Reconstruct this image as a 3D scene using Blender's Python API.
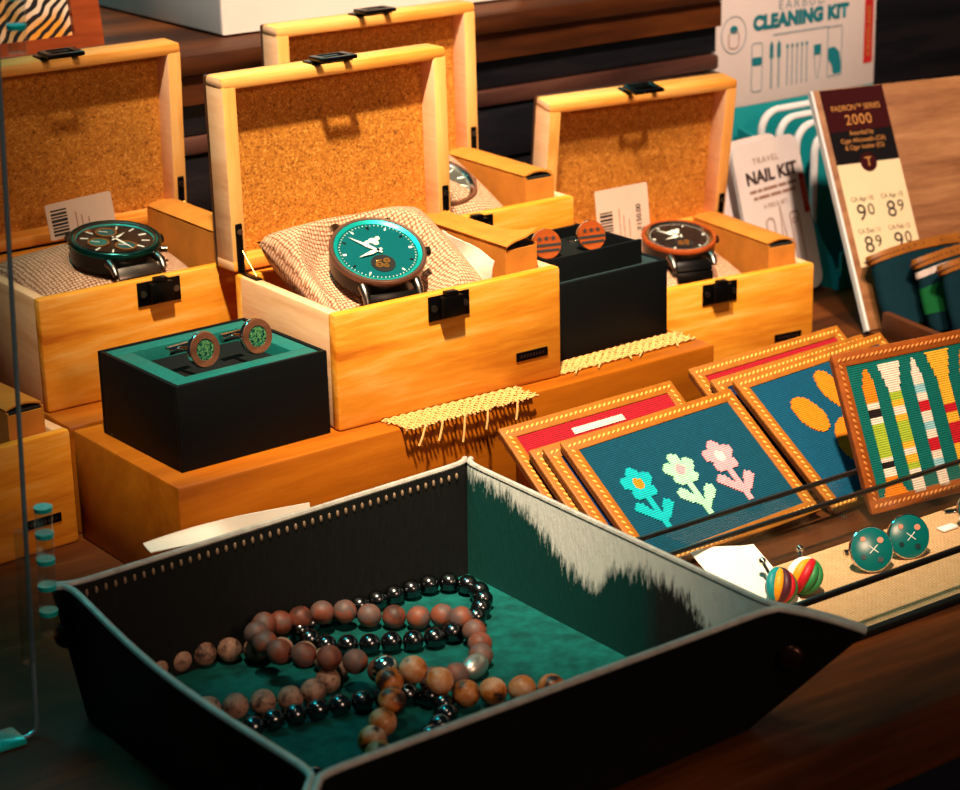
import bpy, bmesh, math, random
from mathutils import Matrix, Vector, Euler
R = math.radians
random.seed(7)
S = bpy.context.scene
for o in list(bpy.data.objects): bpy.data.objects.remove(o)
COL = S.collection

# ------------------------------------------------------------------ camera, world, lights, exposure
ZT = -0.0488                       # counter top height; z = 0 is the top of the wooden risers
cam_d = bpy.data.cameras.new('camera'); cam = bpy.data.objects.new('camera', cam_d); COL.objects.link(cam)
f = Vector((0.5459, 0.7737, -0.3215)); rgt = Vector((0.8123, -0.5828, -0.0232)); up = Vector((0.2053, 0.2485, 0.9466))
mw = Matrix((rgt, up, -f)).transposed().to_4x4(); mw.translation = Vector((-0.443, -0.7304, 0.3045))
cam.matrix_world = mw
cam_d.sensor_width = 36; cam_d.sensor_fit = 'HORIZONTAL'; cam_d.lens = 36 * 2183 / 960
cam_d.clip_start = 0.02
cam_d.dof.use_dof = True; cam_d.dof.focus_distance = 0.89; cam_d.dof.aperture_fstop = 19
S.camera = cam
S.view_settings.view_transform = 'Standard'; S.view_settings.look = 'None'
S.view_settings.exposure = 0.28; S.view_settings.gamma = 1.0; S.view_settings.use_curve_mapping = False

w = bpy.data.worlds.new('world'); S.world = w; w.use_nodes = True
w.node_tree.nodes['Background'].inputs[0].default_value = (0.02, 0.05, 0.06, 1)
w.node_tree.nodes['Background'].inputs[1].default_value = 0.35

def aim(o, target): o.rotation_euler = (Vector(target) - o.location).to_track_quat('-Z', 'Y').to_euler()
def spot(name, loc, target, energy, color, size, blend, radius):
    d = bpy.data.lights.new(name, 'SPOT'); d.energy = energy; d.color = color; d.spot_size = R(size); d.spot_blend = blend
    d.shadow_soft_size = radius
    o = bpy.data.objects.new(name, d); COL.objects.link(o); o.location = loc; aim(o, target); return o
def area(name, loc, target, energy, color, sx, sy):
    d = bpy.data.lights.new(name, 'AREA'); d.energy = energy; d.color = color; d.shape = 'RECTANGLE'; d.size = sx; d.size_y = sy
    o = bpy.data.objects.new(name, d); COL.objects.link(o); o.location = loc; aim(o, target); return o
spot('ceiling_spot_key', (-0.28, -0.44, 1.28), (0.11, 0.00, 0.03), 225, (1.0, 0.81, 0.54), 22, 1.0, 0.035)
spot('fill_spot_shelf', (-0.12, -0.45, 1.35), (0.12, 0.27, 0.13), 150, (1.0, 0.82, 0.66), 15, 1.0, 0.04)  # added spot that brightens the carton and lid tops at the shelf
spot('fill_spot_back', (0.02, -0.62, 1.25), (0.45, 0.20, 0.06), 112, (1.0, 0.78, 0.60), 26, 1.0, 0.05)  # added spot that brightens the kits at the back right
area('shop_light_front', (-0.05, -1.55, 0.78), (0.05, 0.0, 0.0), 5.5, (1.0, 0.62, 0.40), 0.26, 0.22)
area('skylight_overhead', (-0.24, 0.30, 1.14), (-0.05, -0.10, 0.0), 2.6, (0.04, 0.85, 0.83), 0.22, 0.20)
area('window_daylight_back', (0.25, 1.35, 0.85), (0.0, -0.1, 0.0), 6, (0.05, 0.85, 0.82), 1.5, 0.5)

# ------------------------------------------------------------------ materials
def lin(c): return tuple(((x/255)/12.92 if x/255 <= 0.04045 else ((x/255+0.055)/1.055)**2.4) for x in c) + (1,)
class NT:
    def __init__(s, name):
        s.m = bpy.data.materials.new(name); s.m.use_nodes = True; s.t = s.m.node_tree; s.b = s.t.nodes['Principled BSDF']
    def n(s, typ, **kw):
        x = s.t.nodes.new(typ)
        for k, v in kw.items():
            if k.startswith('i_'):
                key = k[2:]; key = int(key) if key.isdigit() else key
                x.inputs[key].default_value = v
            else: setattr(x, k, v)
        return x
    def l(s, a, b): s.t.links.new(a, b)
    def set(s, **kw):
        for k, v in kw.items(): s.b.inputs[k.replace('_', ' ')].default_value = v
    def ramp(s, fac, stops, interp='LINEAR'):
        r = s.n('ShaderNodeValToRGB'); r.color_ramp.interpolation = interp; e = r.color_ramp.elements
        while len(e) > 1: e.remove(e[0])
        e[0].position = stops[0][0]; e[0].color = stops[0][1]
        for p, c in stops[1:]:
            k = e.new(p); k.color = c
        s.l(fac, r.inputs[0]); return r.outputs[0]
    def coords(s, scale=(1,1,1), kind='Object', rot=(0,0,0)):
        tc = s.n('ShaderNodeTexCoord'); mp = s.n('ShaderNodeMapping'); mp.inputs['Scale'].default_value = scale; mp.inputs['Rotation'].default_value = rot
        s.l(tc.outputs[kind], mp.inputs[0]); return mp.outputs[0]
    def noise(s, vec, scale, detail=4, rough=0.55, dist=0.0):
        x = s.n('ShaderNodeTexNoise'); x.inputs['Scale'].default_value = scale; x.inputs['Detail'].default_value = detail
        x.inputs['Roughness'].default_value = rough; x.inputs['Distortion'].default_value = dist
        s.l(vec, x.inputs['Vector']); return x.outputs['Fac']
    def bump(s, h, strength, dist):
        b = s.n('ShaderNodeBump'); b.inputs['Strength'].default_value = strength; b.inputs['Distance'].default_value = dist
        s.l(h, b.inputs['Height']); s.l(b.outputs[0], s.b.inputs['Normal'])
    def math(s, op, a, b=None, c=None):
        x = s.n('ShaderNodeMath', operation=op)
        for i, v in enumerate((a, b, c)):
            if v is None: continue
            if isinstance(v, (int, float)): x.inputs[i].default_value = v
            else: s.l(v, x.inputs[i])
        return x.outputs[0]

def plain(name, rgb, rough=0.5, metal=0.0, spec=0.5, var=0.0, vs=200):
    t = NT(name); t.set(Roughness=rough, Metallic=metal); t.b.inputs['Specular IOR Level'].default_value = spec
    if var:
        a = lin(rgb); v = t.coords()
        lo = tuple(x*(1-var) for x in a[:3]) + (1,); hi = tuple(min(1, x*(1+var)) for x in a[:3]) + (1,)
        t.l(t.ramp(t.noise(v, vs), [(0.3, lo), (0.7, hi)]), t.b.inputs['Base Color'])
    else: t.set(Base_Color=lin(rgb))
    return t.m
def wood(name, c0, c1, c2, axis='x', rough=0.45, fine=1.0, bump=0.15, spec=0.4):
    t = NT(name); t.set(Roughness=rough); t.b.inputs['Specular IOR Level'].default_value = spec
    sc = {'x': (7, 60, 60), 'y': (60, 7, 60), 'z': (60, 60, 7)}[axis]
    v = t.coords(sc); n1 = t.noise(v, 0.9*fine, 3, 0.5, 0.8); n2 = t.noise(v, 7*fine, 4, 0.6, 0.3)
    mx = t.math('ADD', t.math('MULTIPLY', n1, 0.72), t.math('MULTIPLY', n2, 0.28))
    t.l(t.ramp(mx, [(0.34, lin(c0)), (0.5, lin(c1)), (0.66, lin(c2))]), t.b.inputs['Base Color'])
    t.bump(n2, bump, 0.0006); return t.m
def cork(name):
    t = NT(name); t.set(Roughness=0.85); v = t.coords()
    vo = t.n('ShaderNodeTexVoronoi'); vo.inputs['Scale'].default_value = 1150; t.l(v, vo.inputs['Vector'])
    n = t.noise(v, 1000, 4, 0.7); n2 = t.noise(v, 300, 3)
    a = t.math('ADD', t.math('MULTIPLY', n, 0.6), t.math('MULTIPLY', n2, 0.25))
    sep = t.n('ShaderNodeSeparateColor'); t.l(vo.outputs['Color'], sep.inputs[0])
    a = t.math('ADD', a, t.math('MULTIPLY', sep.outputs[0], 0.20))
    t.l(t.ramp(a, [(0.34, lin((104, 54, 6))), (0.46, lin((174, 104, 15))), (0.58, lin((190, 120, 24))), (0.74, lin((226, 168, 78)))]), t.b.inputs['Base Color'])
    t.bump(n, 0.4, 0.0008); return t.m
def weave(name, lo, mid, hi, nu, nv, kind='UV', rough=0.9, bd=0.0006):
    t = NT(name); t.set(Roughness=rough); t.b.inputs['Specular IOR Level'].default_value = 0.2
    tc = t.n('ShaderNodeTexCoord'); sp = t.n('ShaderNodeSeparateXYZ'); t.l(tc.outputs[kind], sp.inputs[0])
    n = t.noise(tc.outputs['Object'], 240, 4, 0.65); nn = t.math('MULTIPLY', n, 3.4)
    u = t.math('ADD', t.math('MULTIPLY', sp.outputs[0], nu*math.pi), nn); vv = t.math('ADD', t.math('MULTIPLY', sp.outputs[1], nv*math.pi), nn)
    su = t.math('SINE', u); sv = t.math('SINE', vv)
    au = t.math('ABSOLUTE', su); av = t.math('ABSOLUTE', sv)
    over = t.math('GREATER_THAN', t.math('MULTIPLY', su, sv), 0.0)
    h1 = t.math('MULTIPLY', t.math('POWER', av, 0.7), t.math('ADD', t.math('MULTIPLY', au, 0.35), 0.65))
    h2 = t.math('MULTIPLY', t.math('POWER', au, 0.7), t.math('ADD', t.math('MULTIPLY', av, 0.35), 0.65))
    hh = t.math('ADD', t.math('MULTIPLY', over, h1), t.math('MULTIPLY', t.math('SUBTRACT', 1.0, over), t.math('MULTIPLY', h2, 0.86)))
    mixh = t.math('ADD', t.math('MULTIPLY', hh, 0.75), t.math('MULTIPLY', n, 0.3))
    t.l(t.ramp(mixh, [(0.2, lin(lo)), (0.5, lin(mid)), (0.8, lin(hi))]), t.b.inputs['Base Color'])
    t.bump(mixh, 0.9, bd); return t.m
def stitchcloth(name, rgb, dark=0.55, freq=1000):
    t = NT(name); t.set(Roughness=0.85); t.b.inputs['Specular IOR Level'].default_value = 0.15
    tc = t.n('ShaderNodeTexCoord'); sp = t.n('ShaderNodeSeparateXYZ'); t.l(tc.outputs['Object'], sp.inputs[0])
    n = t.noise(tc.outputs['Object'], 350, 3)
    s1 = t.math('SINE', t.math('ADD', t.math('MULTIPLY', sp.outputs[1], freq*math.pi*2), t.math('MULTIPLY', n, 1.5)))
    s2 = t.math('SINE', t.math('MULTIPLY', sp.outputs[0], freq*math.pi*2))
    h = t.math('ADD', t.math('ADD', t.math('MULTIPLY', s1, 0.36), 0.5), t.math('MULTIPLY', s2, 0.1))
    h = t.math('ADD', h, t.math('MULTIPLY', t.math('SUBTRACT', n, 0.5), 0.5))
    a = lin(rgb); lo = tuple(x*dark for x in a[:3]) + (1,); hi = tuple(min(1, x*1.2) for x in a[:3]) + (1,)
    t.l(t.ramp(h, [(0.15, lo), (0.75, hi)]), t.b.inputs['Base Color']); t.bump(h, 0.5, 0.0003); return t.m
def glassy(name, tint=(0.9, 0.97, 0.97), gloss=0.35, grough=0.05):
    t = NT(name); t.t.nodes.remove(t.b)
    out = [n for n in t.t.nodes if n.type == 'OUTPUT_MATERIAL'][0]
    tr = t.n('ShaderNodeBsdfTransparent'); tr.inputs[0].default_value = tint + (1,)
    g = t.n('ShaderNodeBsdfGlossy'); g.inputs['Roughness'].default_value = grough
    lw = t.n('ShaderNodeLayerWeight'); lw.inputs[0].default_value = 0.5
    k = t.math('MULTIPLY', t.math('ADD', t.math('POWER', lw.outputs['Facing'], 4.0), 0.05), gloss)
    mx = t.n('ShaderNodeMixShader'); t.l(k, mx.inputs[0]); t.l(tr.outputs[0], mx.inputs[1]); t.l(g.outputs[0], mx.inputs[2])
    t.l(mx.outputs[0], out.inputs[0]); return t.m

M = {}
M['pine'] = wood('pine', (200, 112, 30), (230, 150, 58), (240, 180, 100), 'x', fine=0.8)
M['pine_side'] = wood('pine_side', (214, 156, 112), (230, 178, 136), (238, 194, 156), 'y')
M['pine_lid'] = wood('pine_lid', (214, 138, 62), (234, 164, 84), (240, 184, 110), 'z')
M['pine_base'] = wood('pine_base', (186, 98, 14), (224, 144, 38), (236, 184, 102), 'x', fine=0.85)
M['riser'] = wood('orange_stained_wood', (138, 70, 8), (162, 86, 12), (180, 102, 20), 'x', rough=0.35, fine=0.6)
M['lid_back'] = wood('dark_back_wood', (52, 28, 16), (70, 40, 24), (84, 50, 30), 'x')
M['walnut'] = wood('dark_counter_wood', (40, 18, 7), (74, 35, 11), (106, 54, 18), 'x', rough=0.5, fine=0.5, spec=0.2)
M['step_wood'] = wood('dark_step_wood', (13, 13, 18), (20, 19, 25), (34, 28, 30), 'x', rough=0.4)
M['step_red'] = wood('reddish_dark_wood', (58, 32, 26), (82, 48, 38), (96, 60, 46), 'x', rough=0.45)
M['frame_wood'] = wood('reddish_frame_wood', (130, 50, 14), (156, 66, 22), (172, 80, 30), 'x', rough=0.4)
M['cigar_wood'] = wood('cigar_box_veneer', (120, 70, 36), (148, 94, 54), (168, 114, 70), 'x', rough=0.5, fine=2.2)
M['cigar_dark'] = wood('cigar_box_wall_wood', (70, 32, 13), (92, 46, 20), (110, 58, 28), 'y', rough=0.5)
M['cork'] = cork('cork')
M['black_metal'] = plain('black_metal', (24, 22, 22), 0.32, 0.85)
M['blackened'] = plain('black_watch_case', (30, 27, 27), 0.3, 0.7)
M['steel'] = plain('polished_steel', (215, 212, 205), 0.14, 1.0)
M['gunmetal'] = plain('gunmetal', (120, 112, 106), 0.3, 1.0)
M['copper'] = plain('copper_brown_bezel', (116, 82, 68), 0.35, 0.6)
M['brown_wood_ring'] = wood('wood_inlay', (72, 42, 28), (96, 58, 40), (118, 74, 52), 'x', fine=3)
M['red_bezel'] = wood('reddish_bezel_wood', (116, 46, 14), (146, 62, 22), (160, 76, 32), 'x', fine=3, rough=0.6, spec=0.1)
M['red_wood_disc'] = wood('reddish_wood_disc', (120, 48, 12), (142, 60, 18), (156, 72, 26), 'x', fine=3, rough=0.7, spec=0.08)
M['cardboard'] = plain('brown_card', (192, 118, 42), 0.75, 0, 0.2, 0.12, 90)
M['recess_dark'] = plain('dark_recess_fill', (14, 8, 6), 0.9)
M['paper'] = plain('white_paper', (238, 226, 214), 0.7, 0, 0.3, 0.04, 40)
M['tissue'] = plain('pinkish_tissue', (236, 214, 198), 0.8, 0, 0.2, 0.05, 60)
M['tag'] = plain('tag_card', (200, 168, 150), 0.6, 0, 0.3, 0.04, 60)
M['ink'] = plain('black_ink', (24, 20, 18), 0.7)
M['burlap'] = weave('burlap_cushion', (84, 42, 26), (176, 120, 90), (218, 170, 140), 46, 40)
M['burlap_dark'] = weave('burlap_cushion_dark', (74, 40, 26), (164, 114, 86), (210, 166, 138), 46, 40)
M['burlap_floor'] = weave('burlap_lining', (132, 84, 50), (196, 146, 100), (226, 184, 142), 900, 900, 'Object', bd=0.0004)
M['jute'] = plain('jute_thread', (206, 156, 96), 0.85, 0, 0.2, 0.18, 500)
M['box_black'] = plain('matte_black_card', (5, 8, 11), 0.6, 0, 0.14)
M['felt'] = plain('felt_teal_sheen', (6, 96, 92), 0.6, 0, 0.3, 0.15, 600)  # sheen of the teal light put into the felt colour
M['ledge_sheen'] = plain('black_ledge_sheen', (34, 50, 54), 0.6, 0, 0.25)  # black card top lightened with the teal-grey window sheen
M['felt_black'] = plain('black_velvet', (6, 12, 13), 0.95, 0, 0.2)
M['dial_teal'] = plain('teal_sunray_dial', (2, 108, 114), 0.36, 0.55)
M['dial_black'] = plain('black_dial', (24, 18, 18), 0.4, 0.1)
M['dial_silver'] = plain('silver_dial', (170, 164, 150), 0.3, 0.85)
M['teal_metal'] = plain('teal_anodised_ring', (20, 190, 186), 0.3, 0.6)
M['bezel_reflection'] = plain('bezel_teal_reflection', (8, 70, 70), 0.25, 0.85)  # teal reflection put into the colour of a black bezel
M['brushed_silver'] = plain('brushed_silver', (206, 200, 194), 0.38, 0.9)
M['lume'] = plain('white_hand', (240, 236, 226), 0.35, 0.1)
M['gold'] = plain('gold_trim', (206, 140, 70), 0.3, 0.8)
M['orange_ink'] = plain('orange_print', (196, 92, 40), 0.6)
M['crystal'] = glassy('watch_crystal', (0.98, 0.99, 0.99), 0.22, 0.02)
M['acrylic'] = glassy('clear_acrylic', (0.94, 0.96, 0.96), 0.4, 0.08)
M['acrylic_clear_bright'] = glassy('glossy_acrylic', (0.86, 0.92, 0.92), 0.9, 0.15)
M['knuckle'] = plain('teal_glint_paint', (20, 190, 190), 0.15, 0.3, 0.7)  # colour stands for teal highlights on the acrylic hinge and base
M['acrylic_edge'] = plain('acrylic_edge', (96, 118, 130), 0.2, 0.0, 0.8)
M['pane_edge'] = plain('dark_pane_edge', (18, 12, 10), 0.3)
M['leather'] = plain('tan_leather', (150, 86, 22), 0.45, 0, 0.4, 0.2, 140)
M['leather_plain'] = plain('reddish_tan_leather', (136, 66, 20), 0.45, 0, 0.3, 0.2, 140)
M['thread_dim'] = plain('dim_stitch_thread', (190, 112, 44), 0.6)
M['leather_dk'] = plain('brown_leather_edge', (88, 42, 20), 0.45, 0, 0.4, 0.2, 140)
M['thread'] = plain('pale_stitch_thread', (222, 156, 66), 0.6)
M['leather_black'] = plain('black_leather', (7, 6, 6), 0.6, 0, 0.2, 0.2, 260)
M['rim'] = plain('cut_leather_rim', (176, 170, 164), 0.4, 0, 0.5, 0.2, 200)
M['pale_stitch'] = plain('pale_tray_stitch', (150, 122, 98), 0.6)
M['suede'] = plain('dark_green_suede', (3, 82, 78), 0.85, 0, 0.2, 0.45, 150)
M['white_card'] = plain('white_print_card', (224, 206, 200), 0.6, 0, 0.3, 0.03, 40)
M['white_plastic'] = plain('white_clamshell_rim', (232, 224, 222), 0.5)
M['teal_card'] = plain('teal_card', (1, 140, 146), 0.6)
M['teal_print'] = plain('teal_print', (0, 112, 124), 0.7)
M['blue_print'] = plain('grey_blue_print', (120, 140, 150), 0.7)
M['brown_print'] = plain('brown_print', (150, 108, 92), 0.7)
M['dark_print'] = plain('dark_brown_print', (56, 34, 30), 0.7)
M['red_print'] = plain('red_print', (186, 28, 30), 0.6)
M['maroon'] = plain('maroon_label', (52, 10, 12), 0.85, 0, 0.1)
M['black_label'] = plain('black_label', (18, 13, 15), 0.85, 0, 0.1)
M['gold_ink'] = plain('gold_print', (198, 128, 60), 0.5)
M['cream'] = plain('cream_label', (232, 202, 160), 0.6, 0, 0.3, 0.03, 60)
M['bigbox_white'] = plain('white_carton', (205, 205, 206), 0.6, 0, 0.3, 0.03, 30)
M['bigbox_peach'] = plain('pale_carton_front', (240, 222, 206), 0.6, 0, 0.3, 0.03, 30)
for k, c in dict(navy=(4, 62, 84), navy_dark=(10, 38, 80), blue=(5, 68, 98), sea=(2, 90, 86), red=(150, 20, 34), pouch=(4, 40, 50),
                 turq=(8, 158, 170), mint=(146, 206, 170), pink=(226, 142, 154), orange=(226, 118, 20), white=(222, 196, 184), black=(28, 16, 18),
                 yellow=(226, 160, 44), lime=(150, 168, 48), crimson=(178, 20, 34), sky=(130, 176, 190), green=(16, 92, 44), violet=(60, 56, 130)).items():
    M['st_'+k] = stitchcloth('stitch_'+k, c)
M['en_teal'] = plain('teal_enamel', (4, 96, 96), 0.2, 0, 0.6)
M['en_pink'] = plain('pink_enamel', (196, 132, 110), 0.4)
M['en_dark'] = plain('dark_enamel', (4, 44, 48), 0.3)
for k, c in dict(red=(190, 16, 32), yellow=(232, 150, 20), green=(34, 116, 60), white=(236, 230, 224), teal=(6, 130, 136), maroon=(70, 16, 34)).items():
    M['knot_'+k] = plain('knot_cord_'+k, c, 0.5, 0, 0.4, 0.15, 900)
def abalone():
    t = NT('abalone_shell'); t.set(Roughness=0.15, Metallic=0.4); v = t.coords()
    t.l(t.ramp(t.noise(v, 330, 3, 0.6, 1.5), [(0.3, lin((2, 24, 26))), (0.44, lin((4, 70, 66))), (0.5, lin((120, 190, 120))), (0.56, lin((6, 50, 52))), (0.66, lin((20, 140, 120))), (0.74, lin((210, 220, 180)))]), t.b.inputs['Base Color']); return t.m
M['abalone'] = abalone()
def stone(name, stops, rough=0.55, scale=160):
    t = NT(name); t.set(Roughness=rough); oi = t.n('ShaderNodeObjectInfo'); v = t.coords()
    ad = t.n('ShaderNodeVectorMath', operation='ADD'); t.l(v, ad.inputs[0])
    cm = t.n('ShaderNodeCombineXYZ'); t.l(oi.outputs['Random'], cm.inputs[0]); t.l(oi.outputs['Random'], cm.inputs[2]); t.l(cm.outputs[0], ad.inputs[1])
    n = t.noise(ad.outputs[0], scale, 4, 0.6)
    sh = t.math('ADD', n, t.math('MULTIPLY', t.math('SUBTRACT', oi.outputs['Random'], 0.5), 0.22))
    t.l(t.ramp(sh, [(p, lin(c)) for p, c in stops]), t.b.inputs['Base Color']); return t.m
M['jasper_pale'] = stone('pale_jasper', [(0.3, (60, 40, 32)), (0.42, (140, 100, 84)), (0.58, (172, 130, 110)), (0.7, (80, 54, 44))], 0.6, 260)
M['jasper_red'] = stone('red_jasper', [(0.3, (70, 38, 30)), (0.43, (128, 62, 42)), (0.50, (120, 78, 68)), (0.60, (92, 76, 74)), (0.70, (138, 70, 46))], 0.55, 90)
M['jasper_tan'] = stone('tan_jasper', [(0.34, (44, 26, 22)), (0.42, (176, 92, 22)), (0.52, (198, 132, 86)), (0.62, (206, 160, 132)), (0.72, (60, 40, 34))], 0.4, 120)
M['hematite'] = plain('black_hematite', (96, 98, 102), 0.2, 1.0, 0.5)
def zebra():
    t = NT('zebra_stripe_print'); t.set(Roughness=0.5)
    v = t.coords((1, 1, 1), 'Object', (0, R(-48), 0))
    wv = t.n('ShaderNodeTexWave'); wv.inputs['Scale'].default_value = 70; wv.inputs['Distortion'].default_value = 5; wv.inputs['Detail'].default_value = 1.5; wv.inputs['Detail Scale'].default_value = 1.2
    t.l(v, wv.inputs['Vector']); n = t.noise(v, 26, 2)
    c = t.ramp(n, [(0.45, lin((238, 206, 172))), (0.6, lin((232, 150, 40)))])
    mx = t.n('ShaderNodeMix'); mx.data_type = 'RGBA'; t.l(t.ramp(wv.outputs['Fac'], [(0.42, (0,0,0,1)), (0.5, (1,1,1,1))]), mx.inputs[0])
    mx.inputs[6].default_value = lin((16, 10, 10)); t.l(c, mx.inputs[7]); t.l(mx.outputs[2], t.b.inputs['Base Color']); return t.m
M['zebra'] = zebra()
def hide(name, patches):
    """cow hide: dark hair, with white hair patches along the rim on one wall (object x runs along the wall, z up)"""
    t = NT(name); t.set(Roughness=0.7); t.b.inputs['Specular IOR Level'].default_value = 0.3
    tc = t.n('ShaderNodeTexCoord'); sp = t.n('ShaderNodeSeparateXYZ'); t.l(tc.outputs['Object'], sp.inputs[0])
    v = t.coords((260, 260, 60)); hair = t.noise(v, 2.0, 4, 0.7)
    if not patches:
        t.l(t.ramp(hair, [(0.35, lin((3, 4, 5))), (0.64, lin((9, 9, 10))), (0.78, lin((34, 29, 26)))]), t.b.inputs['Base Color'])
    else:
        u = t.math('ADD', t.math('SUBTRACT', 1.0, t.math('DIVIDE', sp.outputs[0], 0.165)), t.math('MULTIPLY', t.math('SUBTRACT', hair, 0.5), 0.05))
        base = t.ramp(u, [(0.0, lin((2, 66, 62))), (0.66, lin((2, 60, 57))), (0.72, lin((34, 28, 30))), (1.0, lin((40, 34, 36)))])  # teal sheen put into the dark hair colour, charcoal towards the front
        dep = t.ramp(u, [(0.0, (0.0,)*3+(1,)), (0.12, (0.03,)*3+(1,)), (0.24, (0.10,)*3+(1,)), (0.32, (0.26,)*3+(1,)), (0.42, (0.46,)*3+(1,)), (0.50, (0.50,)*3+(1,)), (0.56, (0.22,)*3+(1,)), (0.66, (0.14,)*3+(1,)), (0.80, (0.16,)*3+(1,)), (0.90, (0.42,)*3+(1,)), (1, (0.2,)*3+(1,))])
        zz = t.math('DIVIDE', t.math('SUBTRACT', 0.047, sp.outputs[2]), 0.045)
        d = t.math('SUBTRACT', t.math('ADD', dep, t.math('MULTIPLY', t.math('SUBTRACT', hair, 0.5), 0.5)), zz)
        mk = t.ramp(d, [(0.47, (0,0,0,1)), (0.56, (1,1,1,1))]) if False else t.ramp(t.math('ADD', t.math('MULTIPLY', d, 3.0), 0.5), [(0.3, (0,0,0,1)), (0.7, (1,1,1,1))])
        mx = t.n('ShaderNodeMix'); mx.data_type = 'RGBA'; t.l(mk, mx.inputs[0]); t.l(base, mx.inputs[6]); mx.inputs[7].default_value = lin((250, 246, 240))
        t.l(mx.outputs[2], t.b.inputs['Base Color'])
    t.bump(hair, 0.5, 0.0008); return t.m
M['hide_dark'] = hide('dark_cowhide', False); M['hide_spot'] = hide('spotted_cowhide', True)

# ------------------------------------------------------------------ mesh helpers
class MB:
    def __init__(s): s.bm = bmesh.new(); s.mi = 0
    def _fin(s, geom_verts, mat):
        fs = set()
        for v in geom_verts:
            for fc in v.link_faces: fs.add(fc)
        for fc in fs: fc.material_index = s.mi
        if mat is not None: bmesh.ops.transform(s.bm, matrix=mat, verts=list(geom_verts))
    def box(s, a, b, bev=0.0, mat=None, seg=2):
        r = bmesh.ops.create_cube(s.bm, size=1.0); vs = r['verts']
        c = [(a[i]+b[i])/2 for i in range(3)]; d = [max(abs(b[i]-a[i]), 1e-6) for i in range(3)]
        for v in vs: v.co = Vector((c[0]+v.co.x*d[0], c[1]+v.co.y*d[1], c[2]+v.co.z*d[2]))
        if bev:
            es = list({e for v in vs for e in v.link_edges})
            rr = bmesh.ops.bevel(s.bm, geom=es, offset=bev, segments=seg, profile=0.5, affect='EDGES')
            vs = list({v for fc in rr['faces'] for v in fc.verts} | {v for v in vs if v.is_valid})
            # gather whole island
            seen = set(vs); st = list(vs)
            while st:
                v = st.pop()
                for e in v.link_edges:
                    o = e.other_vert(v)
                    if o not in seen: seen.add(o); st.append(o)
            vs = list(seen)
        s._fin(vs, mat); return s
    def cyl(s, p0, p1, r0, r1=None, n=20, cap=True, mat=None):
        r1 = r0 if r1 is None else r1; p0, p1 = Vector(p0), Vector(p1); d = p1-p0
        r = bmesh.ops.create_cone(s.bm, cap_ends=cap, segments=n, radius1=r0, radius2=r1, depth=d.length)
        m = Matrix.Translation((p0+p1)/2) @ d.to_track_quat('Z', 'Y').to_matrix().to_4x4()
        bmesh.ops.transform(s.bm, matrix=m, verts=r['verts']); s._fin(r['verts'], mat); return s
    def sph(s, c, r, n=16, sc=(1,1,1), mat=None):
        q = bmesh.ops.create_uvsphere(s.bm, u_segments=n, v_segments=max(6, n*2//3), radius=r)
        for v in q['verts']: v.co = Vector((c[0]+v.co.x*sc[0], c[1]+v.co.y*sc[1], c[2]+v.co.z*sc[2]))
        s._fin(q['verts'], mat); return s
    def lathe(s, prof, n=48, mat=None):
        rings = []
        for (r, z) in prof:
            if r < 1e-7: rings.append([s.bm.verts.new((0, 0, z))])
            else: rings.append([s.bm.verts.new((r*math.cos(2*math.pi*i/n), r*math.sin(2*math.pi*i/n), z)) for i in range(n)])
        for a, b in zip(rings, rings[1:]):
            for i in range(n):
                j = (i+1) % n
                if len(a) == 1 and len(b) == 1: continue
                if len(a) == 1: fc = (a[0], b[i], b[j])
                elif len(b) == 1: fc = (a[i], b[0], a[j])
                else: fc = (a[i], b[i], b[j], a[j])
                try: s.bm.faces.new(fc)
                except ValueError: pass
        s._fin([v for r in rings for v in r], mat); return s
    def tube(s, pts, r, n=8, closed=False, mat=None):
        pts = [Vector(p) for p in pts]; rings = []; prev = None
        for i, p in enumerate(pts):
            if closed: d = pts[(i+1) % len(pts)] - pts[i-1]
            else: d = pts[min(i+1, len(pts)-1)] - pts[max(i-1, 0)]
            d = d.normalized() if d.length > 1e-9 else Vector((0,0,1))
            ref = prev if prev is not None else (Vector((0,0,1)) if abs(d.z) < 0.9 else Vector((1,0,0)))
            x = (ref - d*ref.dot(d)).normalized(); y = d.cross(x); prev = x
            rr = r[i] if isinstance(r, (list, tuple)) else r
            rings.append([s.bm.verts.new(p + x*rr*math.cos(2*math.pi*k/n) + y*rr*math.sin(2*math.pi*k/n)) for k in range(n)])
        prs = list(zip(rings, rings[1:])) + ([(rings[-1], rings[0])] if closed else [])
        for a, b in prs:
            for k in range(n): s.bm.faces.new((a[k], a[(k+1) % n], b[(k+1) % n], b[k]))
        if not closed:
            s.bm.faces.new(rings[0][::-1]); s.bm.faces.new(rings[-1])
        s._fin([v for q in rings for v in q], mat); return s
    def prism(s, poly, z0, z1, mat=None):
        """polygon in xy, extruded along z"""
        lo = [s.bm.verts.new((x, y, z0)) for x, y in poly]; hi = [s.bm.verts.new((x, y, z1)) for x, y in poly]
        n = len(poly)
        s.bm.faces.new(lo[::-1]); s.bm.faces.new(hi)
        for i in range(n): s.bm.faces.new((lo[i], lo[(i+1) % n], hi[(i+1) % n], hi[i]))
        s._fin(lo+hi, mat); return s
    def quad(s, pts, mat=None):
        vs = [s.bm.verts.new(p) for p in pts]; s.bm.faces.new(vs); s._fin(vs, mat); return s
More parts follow.
